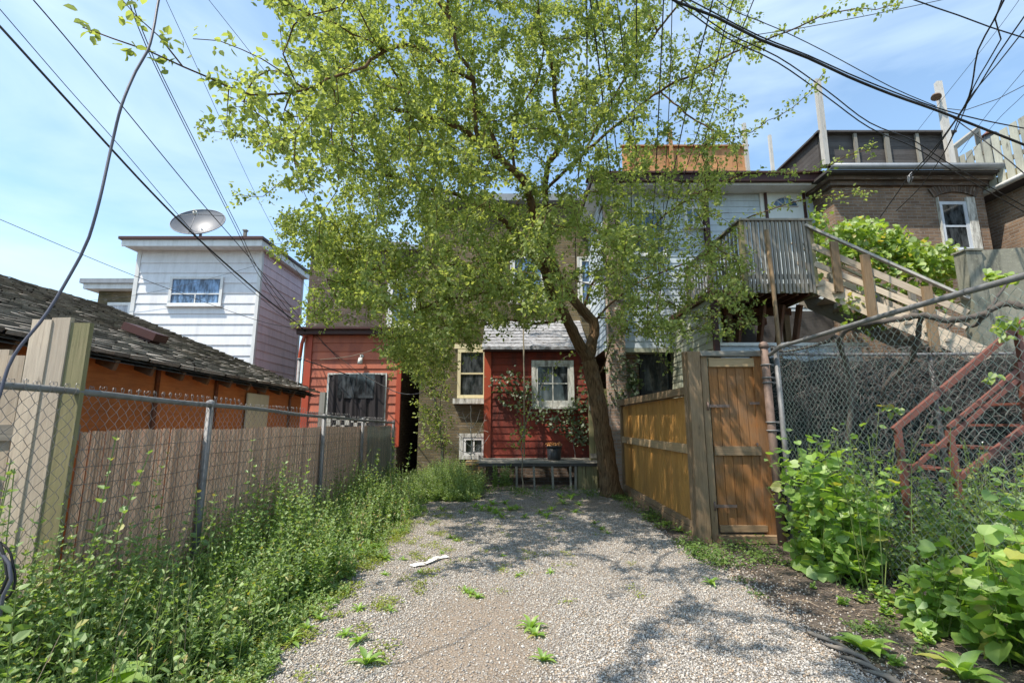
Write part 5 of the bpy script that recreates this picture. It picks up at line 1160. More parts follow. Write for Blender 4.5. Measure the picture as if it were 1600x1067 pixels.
# yellow green creeper over the stairs
poly = [(1300,372),(1318,345),(1360,345),(1400,362),(1430,380),(1470,385),(1502,400),(1500,430),(1470,432),(1440,425),(1400,425),(1370,415),(1330,400),(1290,420),(1285,390)]
q = MB(); st_ = MB()
pts = sample(poly, 520, 8.1, 8.9); leafcloud(q, pts, (.07,.07,.06), 5, .06, .12, heart=True, face=-.5, droop=.8)
pts2 = sample([(1330,400),(1480,440),(1500,480),(1440,500),(1380,470),(1330,450)], 110, 8.0, 8.8); leafcloud(q, pts2, (.06,.06,.06), 4, .05, .10, heart=True, face=-.4)
pts3 = sample([(1312,450),(1335,455),(1370,500),(1360,520),(1325,500)], 40, 7.7, 7.9); leafcloud(q, pts3, (.06,.05,.06), 4, .05, .09, heart=True)
pts4 = sample([(1262,330),(1290,330),(1290,420),(1270,430)], 50, 8.9, 9.4); leafcloud(q, pts4, (.06,.05,.06), 4, .06, .1, heart=True)
cv = thing('creeper', (W(1400,400,8.5).x, 8.5, 0), 'thick yellow green creeper spilling over the staircase below the brown brick wall', 'vine'); q.build('leaves', m_leaf_vine, cv)
tv = Tree(); s0_ = W(1400, 560, 8.7); tv.limb([(s0_.x, 8.7, 0), (s0_.x+.1, 8.7, 1.5), W(1400,440,8.6), W(1420,400,8.6)], .03, .015, False); tv.grow(pts[:260] + pts2[:60] + pts3[:20] + pts4[:30]); rv_ = tv.radii(.002)
for pth in tv.paths: st_.tube(tv.P[pth], rv_[pth], 4, cap=False)
st_.build('stems', m_deadvine, cv)
q = MB(); leafcloud(q, sample([(1545,425),(1575,425),(1580,450),(1545,455)], 14, 4.6, 4.7), (.03,.03,.03), 3, .05, .09, heart=True, face=-.6); leafcloud(q, sample([(1545,500),(1590,490),(1590,525),(1560,530)], 14, 4.6, 4.8), (.03,.03,.03), 3, .05, .09, heart=True, face=-.6); leafcloud(q, [tuple(W(1390, 640, 5.3)), tuple(W(1378, 636, 5.3)), tuple(W(1400, 637, 5.3)), tuple(W(1555, 585, 4.7)), tuple(W(1545, 592, 4.7)), tuple(W(1475, 640, 5.))], (.02,.02,.015), 3, .06, .09, heart=True, face=-.6)
tag(q.build('vine_leaf_cluster', m_leaf_vine), 'few bright grape leaves sprouting from the thick twisted vine', 'leaves')
# ivy and saplings on the lean-to
q = MB(); st_ = MB()
ivp = sample([(760,590),(820,575),(835,610),(820,640),(790,640)], 90, 11.5, 11.6) + sample([(835,636),(880,640),(918,600),(918,700),(893,688),(860,668),(822,650)], 150, 11.4, 11.6) + sample([(905,560),(920,560),(918,700),(905,700)], 24, 11.4, 11.6)
leafcloud(q, ivp, (.05,.03,.05), 3, .045, .08, heart=True, face=-.5)
iv = thing('wall_ivy', (W(850,660,11.5).x, 11.5, 0), 'dark ivy creeping under the window of the deep red lean-to', 'ivy'); q.build('leaves', m_leaf_ivy, iv)
tv = Tree(); tv.limb([(W(900,720,11.55).x, 11.55, 0), W(895,690,11.55), W(870,660,11.55), W(840,650,11.55), W(800,620,11.55)], .012, .004, False); tv.grow(ivp); rv_ = tv.radii(.0018)
for pth in tv.paths: st_.tube(tv.P[pth], rv_[pth], 4, cap=False)
st_.build('stems', m_deadvine, iv)
t4 = Tree(); t4.limb([(XW(818, 10.2, 760), 10.2, 0), W(816,700,10.25), W(822,660,10.2), W(838,620,10.), W(855,590,9.8), W(880,560,9.6), W(900,552,9.5)], .014, .005, False)
t4.limb([W(822,660,10.2), W(812,690,10.), W(800,695,9.9)], .005, .003)
t4.grow(sample([(800,620),(830,600),(860,570),(850,640),(820,690),(795,700),(800,660)], 36, 9.7, 10.3)); r4 = t4.radii(.0024); q = MB()
for pth in t4.paths: q.tube(t4.P[pth], r4[pth], 4, cap=False)
s4 = thing('sapling', (XW(818, 10.2, 760), 10.2, 0), 'leafy sapling leaning up to the right before the lean-to window', 'sapling'); q.build('stem', m_twig, s4)
q = MB(); leafcloud(q, t4.P[np.where(r4 < .012)[0]], (.05,.05,.04), 3, .05, .085); q.build('leaves', m_leaf_tree, s4)
# ivy on the chimney
q = MB(); cp = sample([(946,440),(974,440),(974,640),(946,640)], 110, 10.55, 10.62); leafcloud(q, cp, (.03,.02,.05), 3, .04, .07, heart=True, face=-.3, droop=.9); leafcloud(q, sample([(975,560),(1000,560),(1000,610),(975,620)], 36, 10.5, 10.7), (.04,.04,.05), 4, .06, .10, heart=True)
tag(q.build('chimney_ivy', m_leaf_ivy), 'ivy climbing the pinkish brick chimney right of the tree trunk', 'ivy')

# ------------------------------------------------------------------ weeds
def stems(base, H, leaflen, nper, lean=.12, V=LEAF_V, F=LEAF_F, mb=None, sr=.0022, top=1., leafstart=.15, up=.35, heart=False, opp=True, lw=1., mixr=.25):
    """leafy upright stems; material slot 0 leaves, 1 stems"""
    mb = mb or MB(); n = len(base); base = np.asarray(base, float); H = np.asarray(H, float); nper = int(nper)
    ln = rng.normal(0, lean, (n, 2)); curve = rng.normal(0, lean*.6, (n, 2))
    def P(t): return base + np.stack([(ln[:,0]*t + curve[:,0]*t*t)*H, (ln[:,1]*t+curve[:,1]*t*t)*H, H*t], 1)
    ts = np.linspace(0, 1, 5)
    for a, b in zip(ts[:-1], ts[1:]):
        A_, B_ = P(a), P(b); d = B_-A_; l_ = np.linalg.norm(d, axis=1)
        tri = [(math.cos(k*2.094), 0, math.sin(k*2.094)) for k in range(3)] + [(math.cos(k*2.094), 1, math.sin(k*2.094)) for k in range(3)]
        r_ = sr*(1-.6*a)*(.7+.6*(H/H.max()))
        mb.inst(tri, [(0,1,4,3),(1,2,5,4),(2,0,3,5)], A_, rot_from(d), np.stack([r_, l_, r_], 1), None, 1)
    for k in range(nper):
        t = leafstart + (1-leafstart)*(k+.5)/nper; p = P(t + rng.normal(0, .02, n)[:, None].mean())
        az = rng.uniform(0, 6.28, n) if not opp else (k*1.57 + rng.uniform(-.5, .5, n) + np.arange(n)*1.3)
        for s_ in ((0, math.pi) if opp else (0,)):
            d = np.stack([np.cos(az+s_), np.sin(az+s_), up + rng.normal(0, .3, n) + .5*t], 1)
            L_ = leaflen*rng.uniform(.6, 1.2, n)*(1.15 - .75*t*top); off = d*L_[:, None]*.12
            Rm = rot_from(d, upmix=mixr); S_ = np.stack([L_*lw, L_, L_], 1); r = rng.random(n)
            mb.inst(V, F, p + off, Rm, S_, r, 0)
            if heart: mb.inst(HEART_V, HEART_F3, p + off, Rm, S_, r, 0)
    return mb
WM = [m_leaf_weed, m_stem]
# left bank
n = 3300; yb = 1.15*np.exp(rng.random(n)*2.15); keepy = yb < 9.9; yb = yb[keepy]; n = len(yb)
el_ = np.array([edge_l(v) for v in yb]); dist = rng.random(n)**1.0
far = np.clip((yb-7.5)/2.5, 0, 1)
wid = .72 + .14*np.sin(yb*1.9) + .16*np.sin(yb*4.3+1) + .07*np.sin(yb*11) - .10*far
xb = XL + .03 + wid*dist
Hb = (.30 + .50*(1-dist)**.8)*rng.uniform(.55, 1.15, n)*(1 - .30*far)*(1+.26*np.sin(yb*2.6+xb*2)+.16*np.sin(yb*6.3+xb*5))*.96
k = rng.random(n) < .055; Hb[k] *= 1.4
q = stems(np.stack([xb, yb, np.zeros(n)], 1), Hb, .056, 13, .13, leafstart=.1, sr=.0016)
n = 2600; yb = 1.2*np.exp(rng.random(n)*2.1); yb = yb[yb < 9.6]; n = len(yb); xb = XL + .3 + .75*rng.random(n)**.8 + .08*np.sin(yb*5)
q = stems(np.stack([xb, yb, np.zeros(n)], 1), .07+.22*rng.random(n)*(1-(xb-XL-.3)/.9), .042, 5, .3, mb=q)
n = 420; xb = rng.uniform(-3.4, -2.5, n); yb = rng.uniform(1.2, 2.75, n)
q = stems(np.stack([xb, yb, np.zeros(n)], 1), rng.uniform(.3, .85, n), .06, 10, .15, mb=q)
n = 300; yb = 1.2*np.exp(rng.random(n)*2.1); yb = yb[yb < 9.8]; n = len(yb); xb = XL + .05 + .95*rng.random(n)
q = stems(np.stack([xb, yb, np.zeros(n)], 1), rng.uniform(.35, .8, n), .07, 8, .12, V=LONG_V, mb=q, opp=False, up=.7, sr=.0015)
n = 500; yb = 1.2*np.exp(rng.random(n)*2.1); yb = yb[yb < 9.6]; n = len(yb); xb = XL + .1 + .75*rng.random(n)
q = stems(np.stack([xb, yb, np.zeros(n)], 1), rng.uniform(.25, .65, n), .05, 7, .2, V=HEART_V, F=HEART_F, mb=q, opp=False, up=.2)
tag(q.build('weed_bank', WM), 'dense knee high green weeds filling the strip along the left fence', 'weeds', kind='stuff')
n = 110; yb = 1.3*np.exp(rng.random(n)*2.0); yb = yb[yb < 9.4]; n = len(yb); xb = XL + .1 + .95*rng.random(n)
q = stems(np.stack([xb, yb, np.zeros(n)], 1), rng.uniform(.25, .75, n), .05, 4, .14, V=LONG_V, opp=False, up=1.1, sr=.0014)
m_dry = leafm('dry_grass_blade', (.34,.28,.14), (.45,.38,.2), .3)
tag(q.build('dry_stalks', [m_dry, m_litter]), 'straw coloured dead stalks standing among the left weeds', 'dead grass', kind='stuff')
# second patch by the house
n = 900; xb = rng.uniform(-2.2, -.62, n); yb = rng.uniform(8.9, 11.2, n); kk = (xb > -2.0) | (yb > 9.6); xb = xb[kk]; yb = yb[kk]; n = len(xb)
hh = (.30+.34*np.exp(-((xb+1.35)/.6)**2))*rng.uniform(.6, 1.15, n)*np.clip((yb-8.6)/1.0, .35, 1)
q = stems(np.stack([xb, yb, np.zeros(n)], 1), hh, .075, 11, .2, V=LONG_V, lw=1.2)
tag(q.build('pale_weed_clump', [m_leaf_pale, m_stem]), 'pale green clump of fine weeds below the basement window', 'weeds', kind='stuff')
# low creeping cover along edges, soil side and gate foot
q = MB()
def mat(n, x0, x1, y0, y1, s0, s1, clump=.1, nc=60, h=.04):
    cx = rng.uniform(x0, x1, nc); cy = rng.uniform(y0, y1, nc); i = rng.integers(0, nc, n)
    x = cx[i] + rng.normal(0, clump, n); y = cy[i] + rng.normal(0, clump, n); z = np.array([gz(a, b) for a, b in zip(x, y)]) + rng.uniform(.004, h, n)
    d = rng.normal(0, 1, (n, 3)); d[:, 2] = np.abs(d[:, 2])*.4; q.inst(LEAF_V, LEAF_F, np.stack([x, y, z], 1), rot_from(d, upmix=.3), rng.uniform(s0, s1, n))
mat(9000, -1.85, -1.35, 2.0, 7.5, .012, .028, .06, 90); mat(2500, -1.4, -.7, 2.2, 8.0, .012, .024, .04, 60, .03)
mat(1800, -1.0, 1.2, 4.0, 9.0, .012, .022, .035, 70, .025)
tag(q.build('creeping_cover', m_moss), 'yellowish creeping ground cover scattered along the left gravel edge', 'ground cover', kind='stuff')
q = MB(); mat(1700, 1.95, 2.9, 5.0, 5.95, .02, .042, .07, 26, .10); mat(1500, 1.9, 2.2, 5.6, 9.5, .02, .04, .06, 30, .08); mat(700, 2.0, 3.1, 3.0, 5.0, .015, .03, .05, 14, .03); mat(1600, -.6, 2.2, 9.2, 10.4, .02, .045, .1, 26, .10)
tag(q.build('low_green_cover', leafm('cover_leaf', (.06,.12,.025), (.15,.23,.05), .35)), 'low green ground cover at the foot of the cedar fence and brown gate', 'ground cover', kind='stuff')

# tufts in the gravel: prototypes, then copies
def rosette(n, L0, L1, width=.17, arch=.5, seed=0):
    """long arched leaves from one root; each a curved strip"""
    mb = MB(); r = np.random.default_rng(seed)
    for k in range(n):
        az = k*2.4 + r.uniform(-.3, .3); L_ = r.uniform(L0, L1); up = r.uniform(.5, 1.25)*arch*2; m = 7; w = L_*width*r.uniform(.8, 1.2); wavy = r.uniform(0, 6)
        V = []; p = np.array([0., 0, 0]); el = min(1.35, up); 
        for i in range(m):
            t = i/(m-1); wd = w*(.25 + 1.1*math.sin(min(1, t*1.02)*math.pi*.88+.15)**1.0)*(1-t**4)*.62*(1+.13*math.sin(t*17+wavy)); dirn = np.array([math.cos(az)*math.cos(el), math.sin(az)*math.cos(el), math.sin(el)]); sd = np.array([-math.sin(az), math.cos(az), 0])
            lift = np.array([0, 0, wd*.35])
            V += [tuple(p - sd*wd + lift), tuple(p), tuple(p + sd*wd + lift)]; p = p + dirn*L_/(m-1); el -= (1.5*arch+r.uniform(.1,.4))/(m-1)*1.3; p[2] = max(p[2], .004)
        F = []
        for i in range(m-1):
            a = i*3; F += [(a, a+1, a+4, a+3), (a+1, a+2, a+5, a+4)]
        mb.arr(V, F, r.random(), None, 0, True)
    return mb
def put(mbs, name, mat_, spots, label, cat, group):
    protos = []
    for i, (px, py, s) in enumerate(spots):
        p = G(px, py); k = i % len(mbs); z = gz(p.x, p.y)
        if i < len(mbs): o = mbs[k].build(name, mat_, None, (0, 0, 0)); protos.append(o)
        else: o = protos[k].copy(); col.objects.link(o)
        o.location = (p.x, p.y, z-.002); o.rotation_euler.z = random.uniform(0, 6.28); o.scale = (s, s, s)
        tag(o, label(px, py, s) if callable(label) else label, cat, group)
ORD = ['leftmost','second','third','fourth','fifth','sixth','seventh','eighth','ninth','tenth','eleventh','twelfth','thirteenth','fourteenth','fifteenth','sixteenth','seventeenth','eighteenth','nineteenth','twentieth']
def labeller(zones, spots):
    def zone(px, py):
        for nm, t in zones:
            if t(px, py): return nm
    Z = {}
    for (px, py, s) in sorted(spots): Z.setdefault(zone(px, py), []).append((px, py))
    def f(px, py, s):
        z = zone(px, py); i = Z[z].index((px, py)); big = 'large' if s > 1.05 else ('small' if s > .65 else 'tiny')
        return (big + ' ' + z[0] + (', ' + ORD[i] + (' from the left' if i else '') if len(Z[z]) > 1 else ''))
    return f
tufts = [(565,868,1.),(590,862,.8),(600,880,.8),(548,905,.6),(575,862,1.2),(515,948,.6),(452,1012,.9),(415,1040,.9),(572,1045,1.),(560,1010,.8),(735,934,.6),(745,940,.6),(830,988,.9),(838,1000,.7),(728,930,.5),(705,845,.7),(712,850,.5),(848,1042,.7),(940,832,.6),(950,838,.5),(876,815,.5),(786,875,.4),(810,905,.5),(860,900,.5),
 (742,795,1.1),(752,800,1.2),(765,802,1.3),(775,806,1.2),(784,812,1.1),(796,800,1.1),(808,798,1.),(770,792,1.2),(790,790,1.),(820,812,.8),(845,806,1.),(855,812,1.1),(862,800,1.),(880,790,1.2),(893,782,1.3),(876,780,1.2),(905,792,.9),(900,804,.8),(930,822,.7),(690,800,.9),(720,805,.7),(1040,820,.8),(1060,830,.9),(600,905,.5),(630,880,.5),(655,900,.4),(690,870,.4),(480,990,.7),(500,975,.6),(540,1000,.6),(560,960,.6),(610,960,.5)]
put([rosette(11, .09, .16, .15, .55, s) for s in (1, 2, 3)], 'dandelion', m_leaf_broad, tufts, labeller([(('leafy tuft in the thick row before the low platform',), lambda x, y: y < 816 and 735 < x < 830), (('leafy tuft in the right row before the tree',), lambda x, y: y < 816 and 830 <= x < 1000), (('tuft in the gravel near the tree and cedar fence',), lambda x, y: x > 900), (('tuft along the left weedy edge beyond the paper',), lambda x, y: x < 625 and y < 915), (('tuft along the near left gravel edge',), lambda x, y: x < 640), (('tuft on the sandy patch',), lambda x, y: y > 915), (('tuft in the open gravel round the white paper',), lambda x, y: True)], tufts), 'weed', 'weeds sprouting in the gravel')
def plant1(px, py, mb, name, label, cat, m=m_leaf_broad, s=1.):
    p = G(px, py); o = mb.build(name, m, None, (0, 0, 0)); o.location = (p.x, p.y, gz(p.x, p.y)); o.scale = (s, s, s); tag(o, label, cat); return o
plant1(1352, 1018, rosette(11, .16, .27, .26, .42, 11), 'dock_plant', 'low rosette of long green leaves where the gravel meets bare soil at lower right', 'plant')
plant1(1535, 990, rosette(15, .26, .42, .26, .60, 12), 'dock_plant', 'large leafy dock plant at the foot of the heart leaved weeds at lower right', 'plant')
plant1(1505, 1062, rosette(13, .16, .26, .20, .55, 13), 'dock_plant', 'bushy narrow leaved rosette at the bottom edge right of the low rosette', 'plant')
plant1(1112, 918, rosette(9, .10, .15, .16, .8, 14), 'dandelion', 'single upright green tuft in the gravel in front of the brown gate', 'weed')
bd = rosette(9, .30, .48, .26, .75, 15); o = bd.build('burdock_plant', m_leaf_broad, None, (0, 0, 0)); o.location = (-1.92, 2.32, .10); tag(o, 'big leaved burdock rising out of the weeds at lower left', 'plant')
# sprigs on the soil
sprigs = [(1375,935,1.),(1350,905,.8),(1385,962,.9),(1318,945,.7),(1420,935,.9),(1300,872,.9),(1265,890,.8),(1240,860,.8),(1450,1010,.8),(1400,1040,.7),(1345,940,.7),(1270,920,.5),(1405,905,.9),(1430,965,.8),(1360,985,.6),(1330,915,.6),(1388,945,1.),(1366,925,.9),(1460,960,.8)]
def sprig(seed):
    b_ = MB(); k = 5; stems(np.stack([rng.normal(0, .03, k), rng.normal(0, .03, k), np.zeros(k)], 1), rng.uniform(.05, .13, k), .06, 3, .3, V=HEART_V, F=HEART_F, mb=b_, heart=True); return b_
put([sprig(s) for s in range(3)], 'soil_seedling', [m_leaf_broad, m_stem], sprigs, labeller([(('seedling on bare soil near the brown gate',), lambda x, y: x < 1310), (('seedling on bare soil before the tall fence',), lambda x, y: True)], sprigs), 'seedling', 'seedlings on the bare soil')
# tall single stems rising out of the left bank
def single(x, y, H, L_, label, name='tall_weed', V=LEAF_V, m=WM, lean=.08, n=14, heart=False, F=LEAF_F, k=1, sp=.0, sr=.004, start=.2):
    b_ = MB(); bb_ = np.stack([rng.normal(0, sp+1e-4, k), rng.normal(0, sp+1e-4, k), np.zeros(k)], 1); hs = rng.uniform(.85, 1.05, k) if k > 1 else np.ones(k)
    stems(bb_, H*hs, L_, n, lean, V=V, F=F, mb=b_, sr=sr, leafstart=start, heart=heart, lw=1.15)
    o = b_.build(name, m, None, (0, 0, 0)); o.location = (x, y, 0); tag(o, label, 'weed'); return o
single(-2.22, 2.66, 1.28, .075, 'tall weed stem with yellowish tip rising before the tan reed screen at left', k=2, sp=.04, lean=.16)
single(-2.38, 2.30, 1.22, .07, 'bright leafy weed stems in front of the tall weathered boards', k=4, sp=.07)
single(-2.1, 4.6, 1.05, .08, 'tall weed spike left of the middle fence post', k=3, sp=.06)
single(-2.2, 3.6, 1.02, .07, 'slim weed spike left of the first fence post', k=2, sp=.05)
single(-2.15, 7.9, .98, .09, 'slim weed stems before the far end of the reed screen', k=3, sp=.08)
single(-2.12, 9.2, 1.12, .09, 'pale weed climbing the last post of the left fence', k=3, sp=.06, m=[m_leaf_pale, m_stem])
single(-1.80, 1.98, .80, .10, 'leafy stem in the bottom left corner of the frame', k=1)
single(-1.72, 2.12, .68, .09, 'thin upright weed stem low in the left foreground', k=1, sr=.005)
for i, px in enumerate((770, 785, 800)): 
    single(XW(px, 10.35, 740), 10.35, .55, .08, ['fuzzy seedy weed under the left end of the low platform', 'middle seedy weed under the low platform', 'right seedy weed under the low platform'][i], k=5, sp=.06, m=[m_leaf_pale, m_stem])
# right: viny bush by the tall fence
def bush(name, ctr, rad, nst, H, L_, label, m, cat='bush', nper=11, ht=True):
    n = nst; a = rng.uniform(0, 6.28, n); r = np.sqrt(rng.random(n)); b_ = MB()
    bb_ = np.stack([r*np.cos(a)*rad[0], r*np.sin(a)*rad[1], np.zeros(n)], 1)
    stems(bb_, H*(1-.45*r**2)*rng.uniform(.7, 1.08, n), L_, nper, .16, V=HEART_V if ht else LEAF_V, F=HEART_F if ht else LEAF_F, mb=b_, sr=.003, heart=ht, leafstart=.06, up=-.45, opp=False, top=.45, mixr=.75)
    stems(bb_, H*(1-.45*r**2)*rng.uniform(.5, 1.0, n), L_*.8, nper, .2, V=HEART_V if ht else LEAF_V, F=HEART_F if ht else LEAF_F, mb=b_, sr=.002, heart=ht, leafstart=.06, up=-.5, opp=False, top=.4, mixr=.75)
    o = b_.build(name, m, None, (0, 0, 0)); o.location = (*ctr, 0); tag(o, label, cat); return o
bush('leafy_bush', (3.02, 4.8), (.24, .38), 52, 1.40, .105, 'round leaved green bush against the tall fence right of the brown gate', [m_leaf_broad, m_stem])
bush('leafy_bush', (3.55, 5.2), (.45, .5), 50, 1.5, .085, 'tall thin leaved bush behind the tall fence wire', [m_leaf_weed, m_stem], ht=False, nper=12)
bush('leafy_bush', (4.3, 4.5), (.6, .6), 80, 1.25, .09, 'green weeds growing among the rust red stair rails', [m_leaf_weed, m_stem], ht=False, nper=11)
bush('leafy_bush', (4.0, 3.3), (.45, .6), 50, 1.32, .14, 'bright weeds behind the wire at the right edge', [m_leaf_broad, m_stem], nper=10)
bush('heart_leaved_weeds', (3.06, 2.95), (.2, .38), 28, 1.08, .12, 'big heart leaved bright green weeds at the lower right edge', [m_leaf_broad, m_stem], nper=8)
bush('heart_leaved_weeds', (2.9, 3.5), (.2, .24), 18, .6, .10, 'lower heart leaved weeds left of the big ones at the right edge', [m_leaf_broad, m_stem], nper=7)
n = 260; q = stems(np.stack([rng.uniform(3.3, 5.2, n), rng.uniform(2.6, 6.1, n), np.zeros(n)], 1), rng.uniform(.3, .9, n), .07, 9, .2)
tag(q.build('weed_undergrowth', WM), 'mixed green undergrowth behind the tall right fence', 'weeds', kind='stuff')
for i, (x, y) in enumerate(((3.1, 4.2), (3.5, 3.9), (3.9, 4.1))):
    single(x, y, [1.3, 1.35, 1.25][i], .06, ['thin seeding stalk right of the round leaved bush', 'wispy seeding stalk behind the tall fence wire', 'wispy pale stalks before the rust red stair rail'][i], m=[m_leaf_pale, m_stem], k=5, sp=.12, start=.5, V=LONG_V, n=9)

# ------------------------------------------------------------------ overhead wires
def wire(pts, r, label, m=m_wire, n=5):
    P = [W(*p) for p in pts]; Q = crom([tuple(p) for p in P], .25)
    q = MB(); q.tube(Q, r, n); tag(q.build('overhead_wire', m), label, 'wire', 'overhead wires')
wire([(-40,0,5.2),(0,42,5.4),(100,152,6.),(236,300,7.4),(319,382,8.8),(409,461,10.8),(465,506,12.4),(480,522,12.9)], .017, 'thickest twisted black cable running down from the top left corner')
wire([(-30,-20,5.),(100,131,6.2),(190,232,7.2),(276,333,8.2),(360,425,9.8),(455,505,12.5)], .006, 'thin wire just above the thickest black cable at left')
wire([(30,-25,5.),(100,56,5.8),(190,165,7.),(310,311,8.9),(385,397,10.8),(461,487,12.8),(530,562,12.9)], .009, 'second black cable at left crossing in front of the dish')
wire([(190,-30,5.4),(231,79,6.3),(310,240,8.),(370,360,10.),(405,431,11.6),(457,506,12.8)], .007, 'left one of the close pair of wires passing right of the dish')
wire([(196,-30,5.45),(235,79,6.35),(314,240,8.05),(373,358,10.05),(409,429,11.7),(470,506,12.9),(560,582,12.9)], .007, 'right one of the close pair of wires passing right of the dish')
wire([(250,-20,5.6),(304,97,6.5),(362,225,8.2),(407,319,10.),(445,390,11.5),(480,450,13.)], .004, 'very thin wire between the dish and the tree')
wire([(310,-20,5.6),(377,64,6.2),(437,142,7.),(500,225,8.),(560,310,9.5)], .004, 'very thin wire entering the upper left of the tree crown')
wire([(-30,330,8.),(0,343,8.1),(210,431,9.8),(397,499,11.8),(457,512,12.6)], .006, 'lone wire sloping gently across the white clapboard wall')
wire([(0,474,16.),(100,472,15.8),(200,463,15.8),(300,443,15.8),(400,415,15.8)], .005, 'faint wire stretched level below the dish')
wire([(465,-30,6.2),(516,112,7.),(550,217,8.),(600,356,10.),(611,382,11.),(640,430,12.5)], .008, 'black wire through the left side of the tree crown')
wire([(500,-30,6.2),(550,94,7.),(600,215,8.2),(660,330,10.),(700,400,12.)], .006, 'wire right beside the one through the left crown')
wire([(512,330,9.),(542,369,10.),(568,408,11.),(600,460,12.6)], .006, 'short wire before the sooty dark brick wall')
wire([(738,-30,6.),(742,124,7.),(750,277,8.5),(765,356,10.),(772,412,11.4),(775,450,12.5)], .006, 'thin wire hanging left of the main crown limbs')
wire([(916,-30,4.8),(917,112,5.6),(913,217,6.6),(900,311,8.),(899,430,10.5),(898,480,12.5)], .010, 'leftmost thick wire of the upright bundle through the crown')
wire([(918,-30,4.9),(937,112,5.6),(949,232,6.8),(960,318,8.2),(963,400,9.8),(966,480,10.7)], .010, 'second thick wire of the upright bundle through the crown')
wire([(926,-30,5.),(949,94,5.7),(960,210,6.8),(975,311,8.4),(985,420,10.6)], .008, 'third wire of the upright bundle, curving right')
wire([(949,262,7.),(943,310,8.),(926,375,9.4),(913,416,10.4)], .007, 'short branch wire swinging left off the upright bundle')
wire([(960,-30,5.),(975,94,5.6),(982,187,6.5),(986,300,8.),(990,430,10.6)], .007, 'wire hanging straight right of the upright bundle')
wire([(994,-30,5.),(994,112,5.7),(988,240,7.),(986,340,8.6),(988,450,10.6)], .008, 'vertical wire left of the blue house window gap')
wire([(1038,-30,5.),(1031,131,5.9),(1023,300,8.),(1016,400,9.6),(1012,470,10.7)], .009, 'dark wire dropping to the pale blue house beside its left window')
wire([(1051,-30,5.1),(1046,150,6.1),(1038,300,8.2),(1030,440,10.7)], .006, 'thin wire dropping to the pale blue house wall')
wire([(1124,-40,5.),(1101,52,5.5),(1084,120,6.2),(1060,230,7.4),(1030,380,9.6),(1008,480,10.7)], .009, 'slanting wire from the thick cable down to the left of the deck')
wire([(1155,-30,5.),(1129,58,5.6),(1112,131,6.2),(1095,192,7.),(1064,292,8.6),(1030,430,10.7)], .008, 'second slanting wire down to the pale blue house')
wire([(1190,-30,5.),(1153,62,5.6),(1129,127,6.2),(1105,206,7.1),(1064,330,9.),(1040,430,10.7)], .007, 'third slanting wire down to the pale blue house')
wire([(1020,-20,5.3),(1057,3,5.3),(1119,27,5.3),(1187,62,5.4),(1263,91,5.6),(1325,120,5.8),(1394,148,6.),(1462,172,6.2),(1531,199,6.4),(1660,250,6.8)], .018, 'thick black cable sagging across the upper right sky')
wire([(1030,-25,5.3),(1119,22,5.3),(1187,57,5.4),(1263,87,5.6),(1325,115,5.8),(1394,143,6.),(1462,168,6.2),(1531,187,6.4),(1660,212,6.8)], .009, 'upper strand leaving the thick cable towards the right edge')
wire([(1090,-25,5.5),(1136,12,5.5),(1215,45,5.7),(1291,82,5.9),(1394,137,6.1),(1462,166,6.3)], .006, 'thin wire above the thick cable in the upper right sky')
wire([(1040,-20,5.5),(1084,14,5.5),(1136,52,5.7),(1215,89,6.),(1291,141,6.5),(1359,192,7.),(1428,220,7.5),(1480,254,7.9),(1559,299,8.5),(1640,345,9.)], .009, 'upper one of the paired cables crossing the dark roof parapet')
wire([(1036,-10,5.5),(1084,24,5.5),(1136,60,5.7),(1215,98,6.),(1291,151,6.5),(1359,200,7.),(1428,230,7.5),(1480,262,7.9),(1559,308,8.5),(1640,354,9.)], .009, 'lower one of the paired cables crossing the dark roof parapet')
wire([(1380,-25,5.),(1428,0,5.),(1497,24,5.1),(1548,43,5.2),(1650,75,5.4)], .008, 'wire crossing the top right corner')
wire([(1580,-30,4.4),(1569,0,4.6),(1552,34,4.9),(1528,79,5.4),(1521,120,5.9),(1514,151,6.3),(1497,182,6.8),(1456,237,7.8),(1421,275,8.6),(1404,299,9.2),(1375,340,9.9)], .010, 'leftmost cable of the steep bundle at upper right')
wire([(1572,-20,4.5),(1555,31,4.9),(1564,62,5.2),(1542,100,5.6),(1521,137,6.1),(1500,190,6.9),(1475,240,7.8)], .008, 'wavy looping cable of the steep bundle at upper right')
wire([(1625,-10,4.6),(1600,27,4.9),(1559,86,5.5),(1528,137,6.1),(1493,189,6.9),(1450,250,8.),(1421,278,8.6)], .009, 'middle cable of the steep bundle at upper right')
wire([(1630,10,4.8),(1600,48,5.1),(1559,100,5.7),(1507,165,6.6),(1480,230,7.6),(1440,290,8.8),(1400,330,9.9)], .008, 'rightmost cable of the steep bundle at upper right')
wire([(1610,-25,6.),(1560,45,7.),(1476,151,8.5),(1420,222,9.8)], .004, 'hair thin wire left of the steep bundle')
wire([(1640,60,6.),(1600,110,6.6),(1538,185,7.8),(1500,240,9.)], .004, 'hair thin wire above the pale board fence')
wire([(1640,105,6.),(1600,148,6.6),(1555,192,7.5),(1510,250,9.)], .004, 'hair thin wire crossing just above the pale board fence')
wire([(1650,105,6.2),(1600,134,6.4),(1559,155,6.6),(1507,173,6.9),(1480,170,7.1)], .006, 'short curved wire leading to the lamp post')
wire([(1490,185,7.),(1538,220,6.6),(1600,271,6.2),(1650,320,6.)], .008, 'cable running from the steep bundle past the pale board fence')
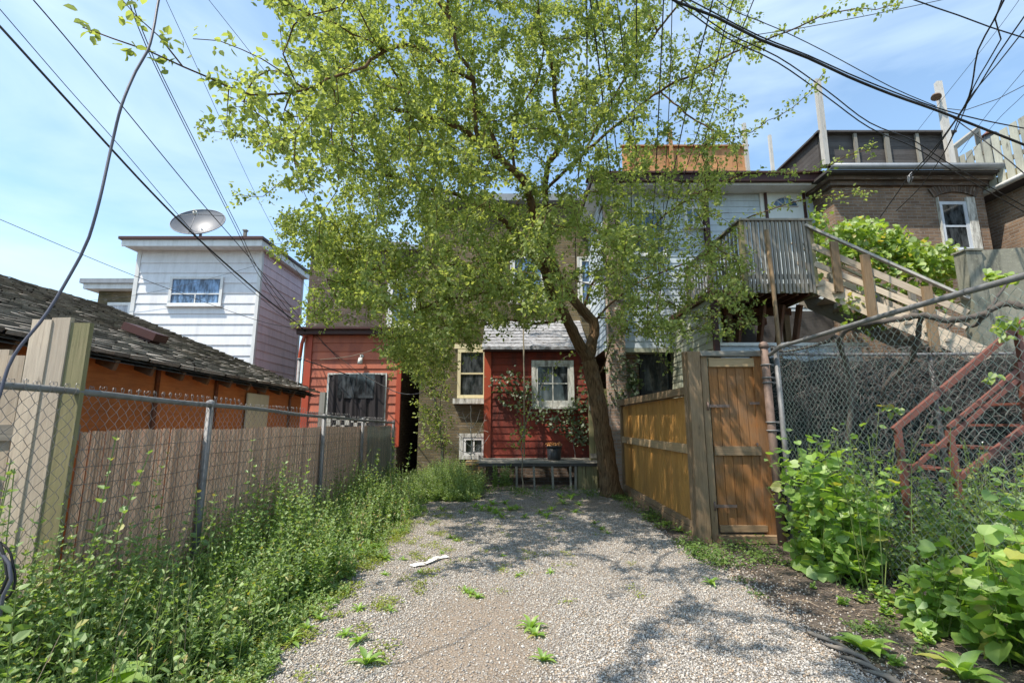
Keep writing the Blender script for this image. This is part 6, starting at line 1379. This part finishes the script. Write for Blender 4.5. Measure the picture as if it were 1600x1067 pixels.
wire([(1130,70,5.4),(1180,55,5.5),(1242,46,5.6),(1359,24,5.8),(1473,0,6.),(1560,-20,6.1)], .005, 'thin wire rising right along the highest leafy branch')
wire([(474,562,12.),(530,581,12.6),(545,586,12.9)], .014, 'short black cable from the standing pipe to the salmon red wall')
wire([(560,582,12.9),(603,605,12.5),(624,614,12.2),(646,616,11.9),(667,611,11.5),(690,600,11.2)], .012, 'black cable looping from the red wall to the young tree')
wire([(720,470,11.),(690,495,11.),(650,515,11.2),(600,540,11.6),(550,556,12.2),(500,562,12.8)], .008, 'pale dead creeper wire hanging before the salmon red addition', m_twig)
# splice
sp = W(1421, 276, 8.6); q = MB(); q.tube([sp + Vector((.06,0,.09)), sp, sp + Vector((-.03,0,-.10)), sp + Vector((-.01,0,-.16))], [.012,.03,.02,.006], 6)
for k in range(4): q.tube([sp, sp + Vector((random.uniform(-.09,.09), random.uniform(-.05,.05), random.uniform(-.12,.08))), sp + Vector((random.uniform(-.09,.09), 0, random.uniform(-.16,.0)))], .006, 4)
tag(q.build('cable_splice', m_galv), 'messy taped cable splice hanging before the brown brick wall', 'cable splice')
# near looping cable
P = [W(*p) for p in ((262,-60,2.35),(248,0,2.3),(240,45,2.25),(231,79,2.22),(212,112,2.2),(190,165,2.15),(175,225,2.15),(156,311,2.1),(139,371,2.1),(126,400,2.1),(75,487,2.05),(22,555,2.),(0,615,1.98),(-25,700,1.95),(-15,800,1.92),(0,860,1.9),(14,880,1.9),(18,905,1.9),(5,930,1.9),(0,960,1.9),(-30,990,1.9))]
q = MB(); q.tube(crom([tuple(p) for p in P], .05), .0062, 8); tag(q.build('hanging_cable', m_wire_grey), 'thick grey black cable hanging loose close to the camera at left', 'cable')
P = [W(*p) for p in ((-30,830,1.9),(0,850,1.9),(8,875,1.9),(12,900,1.9),(2,925,1.9),(-30,940,1.9))]; q = MB(); q.tube(crom([tuple(p) for p in P], .05), .0055, 10); q.tube(crom([tuple(p + Vector((.012,.02,-.02))) for p in P], .02), .004, 8); tag(q.build('cable_coil', m_wire), 'black cable coil at the left edge above the weeds', 'cable')
